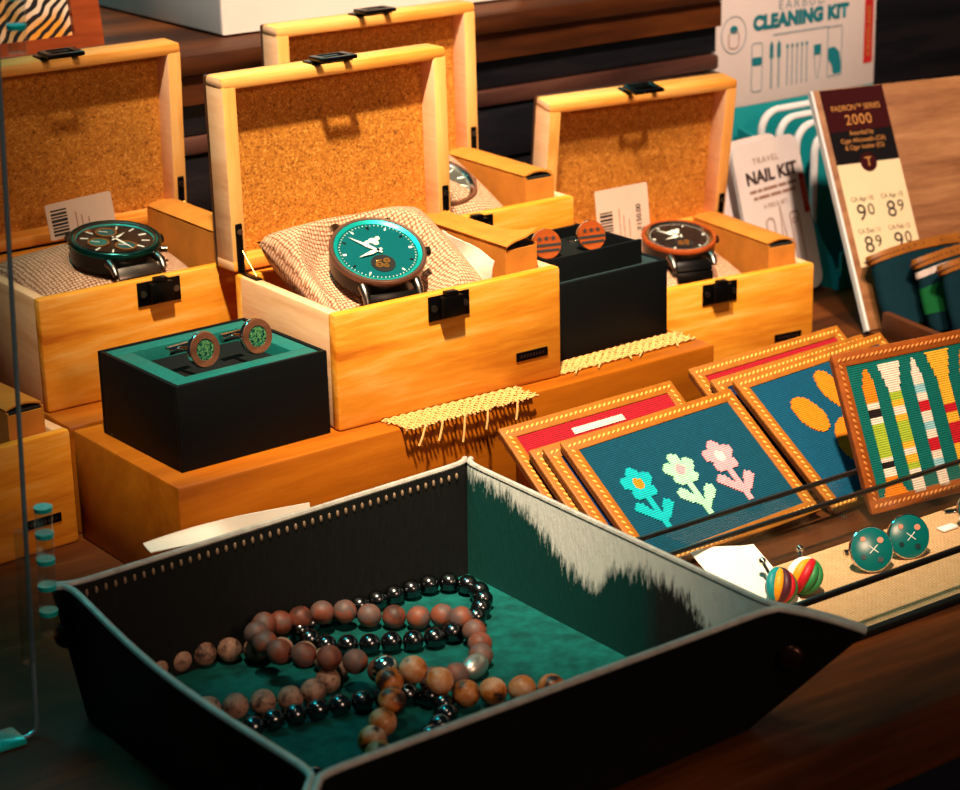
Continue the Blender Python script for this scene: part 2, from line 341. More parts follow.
    def sheet(s, grid, th, mat=None):
        """grid[i][j] of points -> thickened sheet with uv"""
        ni, nj = len(grid), len(grid[0]); g = [[Vector(p) for p in row] for row in grid]
        top = [[None]*nj for _ in range(ni)]; bot = [[None]*nj for _ in range(ni)]
        for i in range(ni):
            for j in range(nj):
                a = g[min(i+1, ni-1)][j] - g[max(i-1, 0)][j]; b = g[i][min(j+1, nj-1)] - g[i][max(j-1, 0)]
                nrm = a.cross(b); nrm = nrm.normalized() if nrm.length > 1e-12 else Vector((0,0,1))
                top[i][j] = s.bm.verts.new(g[i][j] + nrm*th/2); bot[i][j] = s.bm.verts.new(g[i][j] - nrm*th/2)
        for i in range(ni-1):
            for j in range(nj-1):
                s.bm.faces.new((top[i][j], top[i+1][j], top[i+1][j+1], top[i][j+1]))
                s.bm.faces.new((bot[i][j], bot[i][j+1], bot[i+1][j+1], bot[i+1][j]))
        for i in range(ni-1):
            s.bm.faces.new((top[i][0], bot[i][0], bot[i+1][0], top[i+1][0])); s.bm.faces.new((top[i][-1], top[i+1][-1], bot[i+1][-1], bot[i][-1]))
        for j in range(nj-1):
            s.bm.faces.new((top[0][j], top[0][j+1], bot[0][j+1], bot[0][j])); s.bm.faces.new((top[-1][j], bot[-1][j], bot[-1][j+1], top[-1][j+1]))
        s._fin([v for q in top+bot for v in q], mat); return s
    def use(s, i): s.mi = i; return s
    def build(s, name, mats, parent=None, smooth=40, label=None):
        me = bpy.data.meshes.new(name)
        bmesh.ops.recalc_face_normals(s.bm, faces=list(s.bm.faces))
        s.bm.to_mesh(me); s.bm.free()
        if isinstance(mats, str): mats = [mats]
        for m in mats: me.materials.append(M[m])
        if smooth:
            for p in me.polygons: p.use_smooth = True
            me.set_sharp_from_angle(angle=R(smooth))
        o = bpy.data.objects.new(name, me); COL.objects.link(o)
        if parent is not None: o.parent = parent
        if label: o['label'] = label
        return o
def tag(o, label, cat, group=None, kind=None):
    o['label'] = label; o['category'] = cat
    if group: o['group'] = group
    if kind: o['kind'] = kind
    return o
def thing(name, label, cat, loc=(0,0,0), rz=0.0, group=None, mat=None):
    o = bpy.data.objects.new(name, None); COL.objects.link(o); o.empty_display_size = 0.01
    if mat is not None: o.matrix_world = mat
    else: o.location = loc; o.rotation_euler = (0, 0, R(rz))
    return tag(o, label, cat, group)
def kids(o): return [c for c in bpy.data.objects if c.parent == o]
def copy_tree(o, parent=None):
    c = o.copy(); COL.objects.link(c)
    if parent is not None: c.parent = parent
    for k in kids(o): copy_tree(k, c)
    return c
def struct(o): o['kind'] = 'structure'; return o
def text(txt, size, mat, parent, M4, name='lettering', align='CENTER', sx=1.0, bold=0.0, spacing=1.0):
    cu = bpy.data.curves.new(name, 'FONT'); cu.body = txt; cu.size = size; cu.align_x = align; cu.align_y = 'CENTER'; cu.offset = bold; cu.space_character = spacing
    tmp = bpy.data.objects.new(name, cu); COL.objects.link(tmp)
    me = bpy.data.meshes.new_from_object(tmp.evaluated_get(bpy.context.evaluated_depsgraph_get()))
    bpy.data.objects.remove(tmp); bpy.data.curves.remove(cu); me.name = name
    me.transform(M4 @ Matrix.Diagonal((sx, 1, 1, 1)))
    me.materials.clear(); me.materials.append(M[mat])
    o = bpy.data.objects.new(name, me); COL.objects.link(o); o.parent = parent; return o
def T(x, y, z): return Matrix.Translation((x, y, z))
XZ = Matrix.Rotation(R(90), 4, 'X')          # xy-plane -> xz-plane facing -y
def basis(loc, yaw, tilt, roll=0):
    """local x right, y up the leaning face, z out of the face"""
    yw, tl, ro = R(yaw), R(tilt), R(roll)
    e1 = Vector((math.cos(yw), math.sin(yw), 0)); n = Vector((-math.sin(yw), math.cos(yw), 0)); u = n*math.sin(tl) + Vector((0,0,1))*math.cos(tl)
    a1 = math.cos(ro)*e1 + math.sin(ro)*u; a2 = -math.sin(ro)*e1 + math.cos(ro)*u; a3 = a1.cross(a2)
    m = Matrix((a1, a2, a3)).transposed().to_4x4(); m.translation = Vector(loc); return m
def rrect(x0, y0, x1, y1, r, n=5):
    p = []
    for cx, cy, a in ((x1-r, y1-r, 0), (x0+r, y1-r, 90), (x0+r, y0+r, 180), (x1-r, y0+r, 270)):
        for i in range(n+1):
            t = R(a + 90*i/n); p.append((cx+r*math.cos(t), cy+r*math.sin(t)))
    return p
def circ(cx, cy, r, n=28, sy=1.0): return [(cx+r*math.cos(2*math.pi*i/n), cy+r*sy*math.sin(2*math.pi*i/n)) for i in range(n)]

# ------------------------------------------------------------------ the setting
b = MB().box((-2, -2, -0.95), (2.6, 2.4, -0.90)); struct(b.build('floor', 'step_wood'))
b = MB().box((-2, 2.3, -0.9), (2.6, 2.4, 1.9)); struct(b.build('wall_back', 'step_wood'))

ctr = thing('display_counter', 'dark stained wooden counter carrying the whole display', 'counter', (0, 0, ZT))
MB().box((-0.8, -0.2560, -0.028), (1.2, 0.75, 0.0), 0.003).build('countertop', 'walnut', ctr)
MB().box((-0.78, -0.240, -0.85), (1.18, 0.73, -0.028)).build('cabinet_front', 'step_wood', ctr)

st = thing('step_shelf', 'dark wooden raised shelf with grooved planks along the back of the counter', 'shelf', (-0.5, 0.22, ZT))
H = 0.123 - ZT
MB().box((0, -0.004, H-0.012), (0.906, 0.34, H), 0.004).build('shelf_top', 'walnut', st)
MB().box((0, 0.0, H-0.026), (0.905, 0.012, H-0.012)).build('plank', 'walnut', st)
MB().box((0, 0.004, H-0.042), (0.905, 0.012, H-0.0265), 0.001).build('plank', 'step_wood', st)
MB().box((0, 0.001, H-0.0515), (0.905, 0.012, H-0.0425), 0.002).build('plank', 'step_red', st, label='reddish raised moulding strip')
zz = H-0.052
for k in range(4):
    MB().box((0, 0.003+0.002*(k % 2), zz-0.029), (0.905, 0.012, zz-0.0005), 0.0012).build('plank', 'step_wood', st); zz -= 0.0295
MB().box((0, 0.012, 0), (0.905, 0.33, H-0.012)).build('shelf_body', 'step_wood', st)

post = MB().box((0.56, 0.30, ZT), (0.95, 0.34, 0.30), 0.002).build('wooden_panel', 'step_wood')
tag(post, 'dark wooden panel standing behind the cigar box and the earbud kit', 'panel')

# risers
ra = 1.33
rs = thing('display_riser', 'orange stained wooden block under the front black box, nearest the cowhide tray', 'riser', (-0.0826, -0.0143, ZT), ra)
MB().box((0, 0, 0), (0.283, 0.089, -ZT), 0.0012).build('block', 'riser', rs)
rs2 = thing('display_riser', 'orange wooden block behind the front riser, under the chronograph watch box', 'riser', (-0.0845, 0.0785, ZT), 0.6)
MB().box((0, 0, 0), (0.2855, 0.117, -ZT), 0.0012).build('block', 'riser', rs2)

# ------------------------------------------------------------------ watch boxes
W, D, Hb, LH, LT = 0.1165, 0.0821, 0.0507, 0.0858, 0.0180
def watch_box(label, loc, rz, ang, hinge_vis=True):
    t = thing('watch_box', label, 'box', loc, rz, 'hinged wooden watch boxes')
    wl = 0.0058
    b = MB()
    b.use(0).box((0, 0, 0), (W, wl, Hb), 0.0016)                           # front board
    b.box((0, D-wl, 0), (W, D, Hb), 0.0012)
    b.use(1).box((0.0002, wl*0.6, 0.0003), (wl, D-wl*0.6, Hb-0.0001), 0.0014)
    b.box((W-wl, wl*0.6, 0.0003), (W-0.0002, D-wl*0.6, Hb-0.0001), 0.0014)
    b.use(0).box((wl*0.5, wl*0.5, 0.0004), (W-wl*0.5, D-wl*0.5, 0.004))
    b.build('box_body', ['pine_base', 'pine_side'], t)
    # lid, hinged at the top back edge
    a = R(ang)
    lm = Matrix.Translation((0, D, Hb)) @ Matrix.Rotation(R(90)-a, 4, 'X')   # local: x right, z up the lid, y to the back
    rim, top = 0.0072, 0.0058
    b = MB()
    b.use(0).box((0, 0, LH-top), (W, LT-0.003, LH), 0.0019, lm)
    b.box((0, 0, 0.0004), (W, LT-0.003, top), 0.0012, lm)
    b.use(1).box((0.0001, 0.0001, top*0.7), (rim, LT-0.003, LH-top*0.7), 0.0012, lm)
    b.box((W-rim, 0.0001, top*0.7), (W-0.0001, LT-0.003, LH-top*0.7), 0.0012, lm)
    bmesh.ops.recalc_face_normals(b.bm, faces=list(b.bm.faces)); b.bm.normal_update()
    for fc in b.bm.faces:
        if fc.normal.x < -0.9: fc.material_index = 2                       # left-turned faces: end grain plus side light put into the colour
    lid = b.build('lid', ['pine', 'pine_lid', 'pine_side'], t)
    MB().box((0.0006, LT-0.003, 0.0006), (W-0.0006, LT, LH-0.0006), 0.001, lm).build('lid_back', 'lid_back', lid, label='dark brown back board of the lid')
    MB().box((rim-0.001, 0.0108, top-0.001), (W-rim+0.001, 0.0128, LH-top+0.001), 0, lm).build('cork_lining', 'cork', lid, label='orange brown cork sheet inside the lid')
    # latch loop on the lid's top edge
    cx = W*0.485
    b = MB()
    b.box((cx-0.0105, 0.0005, LH), (cx+0.0105, 0.0095, LH+0.0010), 0.0003, lm)
    b.box((cx-0.0075, 0.001, LH+0.0008), (cx+0.0075, 0.008, LH+0.0028), 0.0004, lm)
    for x0, x1, y0, y1 in ((-0.0105, -0.0072, -0.0075, 0.004), (0.0042, 0.0075, -0.0075, 0.004), (-0.0105, 0.0075, -0.0078, -0.0052)):
        b.box((cx+x0, y0, LH+0.0018), (cx+x1, y1, LH+0.0036), 0.0004, lm)
    b.cyl(lm @ Vector((cx-0.0085, 0.0048, LH+0.002)), lm @ Vector((cx+0.0085, 0.0048, LH+0.002)), 0.0013, n=10)
    b.build('latch_loop', 'black_metal', lid, label='black metal latch loop on the lid edge')
    # keeper on the box front
    b = MB()
    b.box((cx-0.0105, -0.0008, Hb-0.0118), (cx+0.0105, 0.0, Hb-0.001), 0.0003)
    b.box((cx-0.0055, -0.0042, Hb-0.0105), (cx+0.0055, -0.0008, Hb-0.0015), 0.0006)
    b.box((cx-0.003, -0.0040, Hb-0.002), (cx+0.003, 0.0, Hb+0.0006), 0.0005)
    k = b.build('latch_keeper', 'black_metal', t, label='black metal latch plate')
    for dx in (-0.008, 0.008): MB().cyl((cx+dx, -0.0018, Hb-0.0062), (cx+dx, -0.0006, Hb-0.0062), 0.0015, n=10).build('screw', 'gunmetal', k)
    # hinge arms at both sides of the lid opening
    for x in (0.0036, W-0.0036):
        h = MB().box((x-0.0017, -0.0009, -0.001), (x+0.0017, 0.0003, 0.022), 0.0006, lm).box((x-0.0017, D-0.016, Hb-0.0006), (x+0.0017, D-0.001, Hb+0.0006), 0.0003).build('hinge', 'black_metal', t, label='black metal hinge arm')
        MB().cyl(lm @ Vector((x, -0.0016, 0.0185)), lm @ Vector((x, -0.0004, 0.0185)), 0.0013, n=10).build('screw', 'gunmetal', h)
        MB().cyl(lm @ Vector((x+0.0004, -0.0018, 0.010)), (x+0.0016, D-0.0105, Hb+0.0004), 0.0003, n=6).build('spring_rod', 'gold', h)
    # small plate at the lower right of the front
    p = MB().box((0.0915, -0.0006, 0.0118), (0.1085, 0.0001, 0.0158), 0.0002).build('name_plate', 'black_metal', t, label='small dark name plate')
    b = MB()
    for i in range(8): b.box((0.0934+i*0.0017, -0.0008, 0.0132), (0.0944+i*0.0017, -0.0005, 0.0145))
    b.build('engraved_marks', 'gunmetal', p)
    return t
def place(ox, oy, oz, a, x): return (ox + math.cos(R(a))*x, oy + math.sin(R(a))*x, oz)
BX = {}
BX['M'] = ((0.0006, 0, 0), 0.0); BX['R'] = (place(0.3286, 0.0602, ZT, -6.69, -W+0.0005), -6.69)
BX['B'] = (place(0.202, 0.0987, 0.0, -1.04, -W), -1.04); BX['L'] = ((-0.0839, 0.1000, 0.0), 0.04)
BX['F'] = (place(-0.0872, 0.0711, ZT, 4.8, -W), 4.8)
watch_box('open wooden watch box at the centre holding the teal faced watch', *BX['M'], 90.7)
watch_box('open wooden watch box at the right, behind the starred cufflinks, standing on the counter', *BX['R'], 81.8)
watch_box('open wooden watch box behind the central one, mostly hidden by its lid', *BX['B'], 90.4)
watch_box('open wooden watch box at the upper left holding the black chronograph', *BX['L'], 87.3)
watch_box('open wooden watch box in shade at the left edge, low beside the riser', *BX['F'], 92)
def bxm(k):
    (x, y, z), a = BX[k]; return T(x, y, z) @ Matrix.Rotation(R(a), 4, 'Z')

# cardboard inserts along the right side of each box
def insert(k, label, torn=False, front=0.0062):
    m = bxm(k); t = thing('cardboard_insert', label, 'packaging', mat=m @ T(0.0915, front, 0.005), group='brown cardboard inserts in the watch boxes')
    l = D - 0.0062 - front - 0.0004; w_ = 0.0168; z1 = 0.0568; z2 = 0.0592
    b = MB()
    b.box((0, 0, 0), (0.0007, l, z1)); b.box((w_-0.0007, 0, 0), (w_, l, z1))
    b.box((0.0007, 0.0, 0), (w_-0.0007, 0.0008, z1-0.0012)); b.box((0.0007, l-0.001, 0), (w_-0.0007, l, z1))
    b.build('sleeve', 'cardboard', t)
    if torn:
        g = []
        for j in range(12):
            y = 0.002 + (l-0.002)*j/11; lift = 0.006*max(0, 1-j/5)**2
            g.append([(w_*i/6 - 0.0004, y - 0.003*(1-j/11), z1 + 0.0006 + lift*(i/6)**1.2 + 0.0006*math.sin(i*1.1)) for i in range(7)])
        MB().sheet(g, 0.0007).build('top_flap', 'cardboard', t)
    else:
        g = [[(w_*i/8, 0.0015 + (l-0.0015)*j/5, z1 + 0.0008 + 0.0016*math.sin(math.pi*i/8)) for i in range(9)] for j in range(6)]
        MB().sheet(g, 0.0008).build('top_flap', 'cardboard', t)
    MB().box((0.001, 0.0009, z1-0.0030), (w_-0.001, 0.006, z1-0.0002)).build('slot_shade', 'recess_dark', t, label='dark block for the shade in the slot under the flap')  # dark block stands for the shade inside the slot
    return t
insert('M', 'brown cardboard insert with a torn lifted flap beside the teal watch', True)
insert('R', 'brown cardboard insert in the right hand watch box, in front of the nail kit card')
insert('B', 'brown cardboard insert in the hidden middle watch box, near the starred cufflinks')
insert('L', 'brown cardboard insert beside the black chronograph watch')
insert('F', 'dim brown cardboard insert in the lowest box at the left edge')

# burlap cushions
def cushion(k, label, c, tilt, sx, sy, th, mat='burlap', dent=None):
    m = bxm(k) @ T(*c) @ Matrix.Rotation(R(tilt), 4, 'X')
    n = 36; bm = bmesh.new(); uv = bm.loops.layers.uv.new('UVMap'); V = {}
    for side in (1, -1):
        for i in range(n+1):
            for j in range(n+1):
                u, v = i/n*2-1, j/n*2-1
                edge = (1-abs(u)**3.2)**0.55 * (1-abs(v)**3.2)**0.55
                if edge < 1e-6 and side == -1: V[(side, i, j)] = V[(1, i, j)]; continue
                pin = 1 - 0.07*(1-u*u)*abs(v)**3; pin2 = 1 - 0.07*(1-v*v)*abs(u)**3
                z = side*th*edge**0.72 + 0.0005*math.sin(9*u+4*v)*edge
                px, py = u*sx*pin2, v*sy*pin
                if dent and side == 1:
                    dd = math.hypot(px-dent[0], py-dent[1]); z = min(z, dent[3] + max(0.0, dd-dent[2])*0.9)
                V[(side, i, j)] = bm.verts.new((px, py, z))
    for side in (1, -1):
        for i in range(n):
            for j in range(n):
                q = [V[(side, i, j)], V[(side, i+1, j)], V[(side, i+1, j+1)], V[(side, i, j+1)]]
                if side < 0: q = q[::-1]
                ij = [(i, j), (i+1, j), (i+1, j+1), (i, j+1)]
                if side < 0: ij = ij[::-1]
                fc = bm.faces.new(q); fc.smooth = True
                for lp, (a, c2) in zip(fc.loops, ij): lp[uv].uv = (a/n, c2/n)
    me = bpy.data.meshes.new('watch_cushion'); bm.to_mesh(me); bm.free(); me.materials.append(M[mat])
    o = bpy.data.objects.new('watch_cushion', me); COL.objects.link(o); o.matrix_world = m
    return tag(o, label, 'cushion', 'burlap watch cushions')
cushion('M', 'burlap cushion under the teal faced watch', (0.0485, 0.0410, 0.0505), 26, 0.0418, 0.0352, 0.0165, dent=(-0.0070, -0.0040, 0.0235, 0.0020))
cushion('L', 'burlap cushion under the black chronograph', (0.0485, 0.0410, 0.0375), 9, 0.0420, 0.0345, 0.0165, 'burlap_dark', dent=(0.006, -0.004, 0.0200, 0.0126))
cushion('R', 'burlap cushion under the wood ringed black watch', (0.0485, 0.0410, 0.0400), 12, 0.0420, 0.0345, 0.0165)
cushion('B', 'burlap cushion beside the silver dial watch in the hidden box', (0.0485, 0.0405, 0.0480), 22, 0.0420, 0.0345, 0.0150)
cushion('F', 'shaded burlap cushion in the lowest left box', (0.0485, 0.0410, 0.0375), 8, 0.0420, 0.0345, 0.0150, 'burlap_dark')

# ------------------------------------------------------------------ watches
def watch(label, k, c, tilt, r, case, bezel, dial, rim, style, strap='blackened', rz=0):
    m = (bxm(k) if k else Matrix.Identity(4)) @ T(*c) @ Matrix.Rotation(R(rz), 4, 'Z') @ Matrix.Rotation(R(tilt), 4, 'X')
    t = thing('wristwatch', label, 'watch', mat=m)
    th = 0.0112; zd = -0.0013                                             # z = 0 is the bezel top
    MB().lathe([(0, -th), (r*0.84, -th), (r*0.95, -th+0.0012), (r*0.985, -0.0026), (r*0.96, -0.0022), (0, -0.0022)]).build('case', case, t)
    MB().lathe([(r*0.985, -0.0027), (r, -0.0017), (r*0.985, -0.0004), (r*0.96, 0), (r*0.915, -0.0002), (r*0.90, -0.0008), (r*0.90, -0.0022)]).build('bezel', bezel, t)
    MB().lathe([(r*0.90, -0.0004), (r*0.885, -0.0005), (r*0.82, zd+0.0001), (r*0.82, zd-0.0005), (r*0.90, zd-0.0005)]).build('dial_ring', rim, t)
    d = MB().lathe([(0, zd-0.0003), (r*0.85, zd-0.0003), (r*0.85, zd-0.0006), (0, zd-0.0006)]).build('dial', dial, t)
    for i in range(12):
        a = R(30*i); q = Matrix.Rotation(-a, 4, 'Z')
        if style == 'skeleton' and i == 6: continue
        if style == 'chrono' and i in (0, 6, 9): continue
        lw = 0.0004 if i % 3 else 0.0006
        MB().box((-lw, r*(0.66 if style == 'skeleton' else 0.56), zd-0.0003), (lw, r*0.74, zd+0.0002), 0.0002, q).build('hour_marker', 'lume' if (i % 2 or style != 'skeleton') else 'blackened', d)
    if style != 'chrono':
        for rr, col in ((0.78, 'lume'),):
            b = MB()
            for i in range(60):
                q = Matrix.Rotation(R(6*i), 4, 'Z'); b.box((-0.00012, r*0.76, zd-0.0002), (0.00012, r*0.79, zd), 0, q)
            b.build('minute_track', col, d)
    if style == 'skeleton':                                               # open movement window with gears
        q = T(0, -r*0.36, 0)
        g = MB().lathe([(0, zd-0.0002), (r*0.25, zd-0.0002), (r*0.25, zd), (0, zd)], 28, q).build('movement_window', 'recess_dark', d)
        b = MB()
        for (gx, gy, gr) in ((-0.002, -0.001, 0.0017), (0.0018, 0.0010, 0.0015), (0.0008, -0.0020, 0.0012)):
            b.lathe([(gr*0.55, zd+0.0001), (gr, zd+0.0001), (gr, zd+0.0004), (gr*0.55, zd+0.0004), (gr*0.55, zd+0.0001)], 18, q @ T(gx, gy, 0))
            b.box((gx-gr, gy-0.0002, zd+0.0001), (gx+gr, gy+0.0002, zd+0.0004), 0, q)
        b.box((-0.0028, 0.0012, zd), (-0.0002, 0.0019, zd+0.0005), 0.0002, q)
        b.build('gear', 'gold', g)
        if dial == 'dial_teal' or dial == 'dial_black':
            b = MB()
            for (x, y, rr) in ((-0.0005, 0.0068, 0.0016), (0.0022, 0.0078, 0.0012), (-0.0030, 0.0060, 0.0011), (0.0008, 0.0052, 0.0014)): b.lathe([(0, zd), (rr, zd), (rr*0.8, zd+0.0004), (0, zd+0.0005)], 14, T(x, y, 0))
            b.build('applied_emblem', 'lume', d)
    if style == 'chrono':
        for (x, y) in ((0, 0.48), (-0.46, -0.02), (0.06, -0.48)):
            b = MB().lathe([(r*0.20, zd), (r*0.235, zd), (r*0.235, zd+0.0004), (r*0.20, zd+0.0004), (r*0.20, zd)], 28, T(x*r*0.86, y*r*0.86, 0))
            sd = b.build('subdial', 'gold', d)
            MB().lathe([(0, zd-0.0001), (r*0.20, zd-0.0001), (r*0.20, zd+0.0001), (0, zd+0.0001)], 24, T(x*r*0.86, y*r*0.86, 0)).build('subdial_face', 'dial_teal' if x >= 0 else 'felt', sd)
            MB().box((-0.0002, -0.0005, zd+0.0003), (0.0002, r*0.16, zd+0.0005), 0, T(x*r*0.86, y*r*0.86, 0) @ Matrix.Rotation(R(50), 4, 'Z')).build('small_hand', 'lume', sd)
        text('60', r*0.17, 'orange_ink', d, T(-r*0.32, r*0.66, zd+0.0001) @ Matrix.Rotation(R(20), 4, 'Z'), 'numeral')
        MB().lathe([(r*0.885, 0.0001), (r*0.84, -0.0003), (r*0.84, -0.0007), (r*0.885, -0.0004)], 48).build('tachymeter_ring', 'gunmetal', t)
    angs = {'skeleton': ((45, 0.50, 0.0009), (108, 0.34, 0.0010)), 'chrono': ((-58, 0.30, 0.0008), (-172, 0.52, 0.0007)), 'plain': ((-20, 0.5, 0.0009), (150, 0.4, 0.0010))}[style]
    for i, (an, ln, wd) in enumerate(angs):
        q = Matrix.Rotation(R(an), 4, 'Z')
        MB().prism([(-wd*0.5, -r*0.1), (wd*0.5, -r*0.1), (wd, r*ln*0.5), (0, r*ln*1.35), (-wd, r*ln*0.5)], zd+0.0004+0.0002*i, zd+0.00055+0.0002*i, q).build('hand', 'lume', t)
    MB().cyl((0, 0, zd), (0, 0, zd+0.0009), 0.0008, n=14).build('hand_post', 'steel', t)
    MB().lathe([(0, -0.0001), (r*0.6, -0.00015), (r*0.895, -0.0003), (r*0.895, -0.0005), (0, -0.0003)]).build('crystal', 'crystal', t, label='clear watch glass')
    cr = MB().cyl((r*0.97, 0, -0.005), (r*1.13, 0, -0.005), 0.0021, n=18).build('crown', case, t)
    if style == 'chrono':
        for a in (-32, 32):
            q = Matrix.Rotation(R(a), 4, 'Z'); MB().cyl(q @ Vector((r*0.96, 0, -0.005)), q @ Vector((r*1.12, 0, -0.005)), 0.0015, n=14).build('pusher', 'gunmetal', t)
    for sy in (1, -1):
        for sx in (1, -1):
            b = MB(); x = sx*r*0.56
            b.tube([(x, sy*r*0.80, -0.0045), (x, sy*r*1.02, -0.0050), (x, sy*r*1.17, -0.0078)], [0.0022, 0.0019, 0.0014], 10)
            b.build('lug', 'gunmetal' if (sy < 0 and style != 'plain') else case, t)
        y, z, a = r*1.09, -0.0080, 48
        s_ = MB()
        for i in range(2):
            q = T(0, sy*y, z) @ Matrix.Rotation(R(-a*sy), 4, 'X')
            s_.box((-r*0.50, -0.0028, -0.0011), (r*0.50, 0.0028, 0.0011), 0.0006, q)
            y += 0.0056*math.cos(R(a+10)); z -= 0.0056*math.sin(R(a+10)); a += 20
        s_.build('strap', strap, t)
    return t
tw = watch('teal dial watch with coppery bezel on the central burlap cushion', 'M', (0.0414, 0.0295, 0.0656), 28, 0.0212, 'blackened', 'copper', 'dial_teal', 'teal_metal', 'skeleton', rz=-14)
watch('black chronograph watch with teal rim and painted teal reflection in the upper left box', 'L', (0.0545, 0.0350, 0.0622), 9, 0.0208, 'blackened', 'bezel_reflection', 'dial_black', 'teal_metal', 'chrono', 'gunmetal')
watch('black dial watch with reddish wood bezel in the right hand box', None, (0.2708, 0.1000, 0.0190), 11, 0.0194, 'blackened', 'red_bezel', 'dial_black', 'steel', 'skeleton', 'black_metal', rz=-18)
watch('silver dial watch half hidden behind the central box lid', None, (0.1445, 0.1315, 0.0620), 26, 0.0190, 'blackened', 'brown_wood_ring', 'dial_silver', 'steel', 'plain', 'blackened', -1)

# tissue in the central box, between cushion and cardboard
g = []
for j in range(9):
    y = 0.012 + 0.040*j/8
    g.append([(0.0885 + 0.0012*math.sin(j*0.9+i) - 0.004*(1-i/5)*(1-j/9), y - 0.004*i/5, 0.040 + (0.0165 + 0.006*j/8)*i/5) for i in range(6)])
tag(MB().sheet(g, 0.0004).build('tissue_sheet', 'tissue'), 'pinkish white tissue tucked between cushion and cardboard in the central box', 'paper')

# price tags tied to watches
def price_tag(label, loc, yaw, tilt, w_, h_, price, roll=0, bars_left=True):
    t = thing('price_tag', label, 'tag', mat=basis(loc, yaw, tilt, roll), group='barcode price tags')
    MB().prism(rrect(0, 0, w_, h_, 0.001, 3), -0.00035, 0).build('card', 'tag', t)
    b = MB(); y = h_*0.10
    for i in range(11):
        hh = random.choice((0.0007, 0.0010, 0.0013)); b.box((w_*0.06, y, 0), (w_*0.30, y+hh, 0.00008)); y += hh + random.choice((0.0006, 0.0008))
        if y > h_*0.80: break
    b.build('barcode', 'ink', t)
    if price: text(price, w_*0.13, 'ink', t, T(w_*0.80, h_*0.45, 0.0001) @ Matrix.Rotation(R(90), 4, 'Z'), bold=0.00008)
    text('WATCH', w_*0.075, 'brown_print', t, T(w_*0.58, h_*0.4, 0.0001) @ Matrix.Rotation(R(90), 4, 'Z')) if False else None
    b = MB()
    for i, (x, ln) in enumerate(((0.42, 0.5), (0.50, 0.38), (0.60, 0.3))): b.box((w_*x, h_*0.15, 0), (w_*x+0.0006, h_*(0.15+ln), 0.00008))
    b.build('small_print', 'brown_print', t)
    MB().tube([(w_*0.5, 0.002, -0.001), (w_*0.55, -0.006, 0.002), (w_*0.62, -0.012, 0.001)], 0.00025, 6).build('string', 'ink', t)
    return t
price_tag('pale barcode tag standing behind the black chronograph', (-0.0475, 0.163, 0.0575), 0, 8, 0.0330, 0.0165, None, 3)
price_tag('pale barcode tag standing behind the wood ringed black watch', (0.2375, 0.1240, 0.0105), -4, 6, 0.0330, 0.0315, '$150.00', 1)

# ------------------------------------------------------------------ black cufflink boxes
def cuff_box(label, loc, rz, raised):
    t = thing('cufflink_box', label, 'box', loc, rz)
    w_, d_, h_ = 0.0713, 0.0637, 0.0360
    b = MB(); b.box((0, 0, 0), (w_, 0.0022, h_), 0.0005); b.box((0, d_-0.0022, 0), (w_, d_, h_), 0.0005)
    b.box((0, 0.0022, 0), (0.0022, d_-0.0022, h_), 0.0005); b.box((w_-0.0022, 0.0022, 0), (w_, d_-0.0022, h_), 0.0005); b.box((0.002, 0.002, 0.0003), (w_-0.002, d_-0.002, 0.003))
    b.build('outer_box', 'box_black', t)
    if not raised:
        i0, i1 = 0.0024, 0.0105
        b = MB()
        b.box((i0, i0, 0.004), (w_-i0, i1, h_-0.0004), 0.0004); b.box((i0, d_-i1, 0.004), (w_-i0, d_-i0, h_-0.0004), 0.0004)
        b.box((i0, i1, 0.004), (i1, d_-i1, h_-0.0004), 0.0004); b.box((w_-i1, i1, 0.004), (w_-i0, d_-i1, h_-0.0004), 0.0004)
        b.build('felt_frame', 'felt', t, label='felt border with the teal light sheen in its colour')
        MB().box((i1, i1, 0.004), (w_-i1, d_-i1, h_-0.0060)).build('cushion', 'felt_black', t, label='black velvet cushion')
    else:
        b = MB(); z1 = 0.0468
        b.box((0.006, 0.005, 0.004), (w_-0.0115, 0.0068, z1), 0.0003); b.box((0.006, d_-0.012, 0.004), (w_-0.0115, d_-0.0102, z1-0.002), 0.0003)
        b.box((w_-0.0133, 0.0068, 0.004), (w_-0.0115, d_-0.012, z1-0.001), 0.0003); b.box((0.006, 0.0068, 0.004), (0.0078, d_-0.012, z1-0.001), 0.0003)
        b.build('raised_liner', 'box_black', t, label='black card liner pulled up out of the box')
        MB().box((0.0024, 0.0024, 0.003), (w_-0.0024, d_-0.0024, h_-0.0006)).build('felt_frame', 'ledge_sheen', t, label='black ledge around the liner, window sheen put into its colour')
        MB().box((0.008, 0.007, 0.034), (w_-0.0135, d_-0.0122, z1-0.007)).build('cushion', 'felt_black', t, label='black velvet cushion')
    return t
cuff_box('low black cufflink box with teal light painted on its lining on the front riser', (-0.0735, -0.0008, 0.0), 2.3, False)
cuff_box('small black cufflink box with raised liner right of the central watch box', (0.1232, 0.0170, 0.0), 1.8, True)

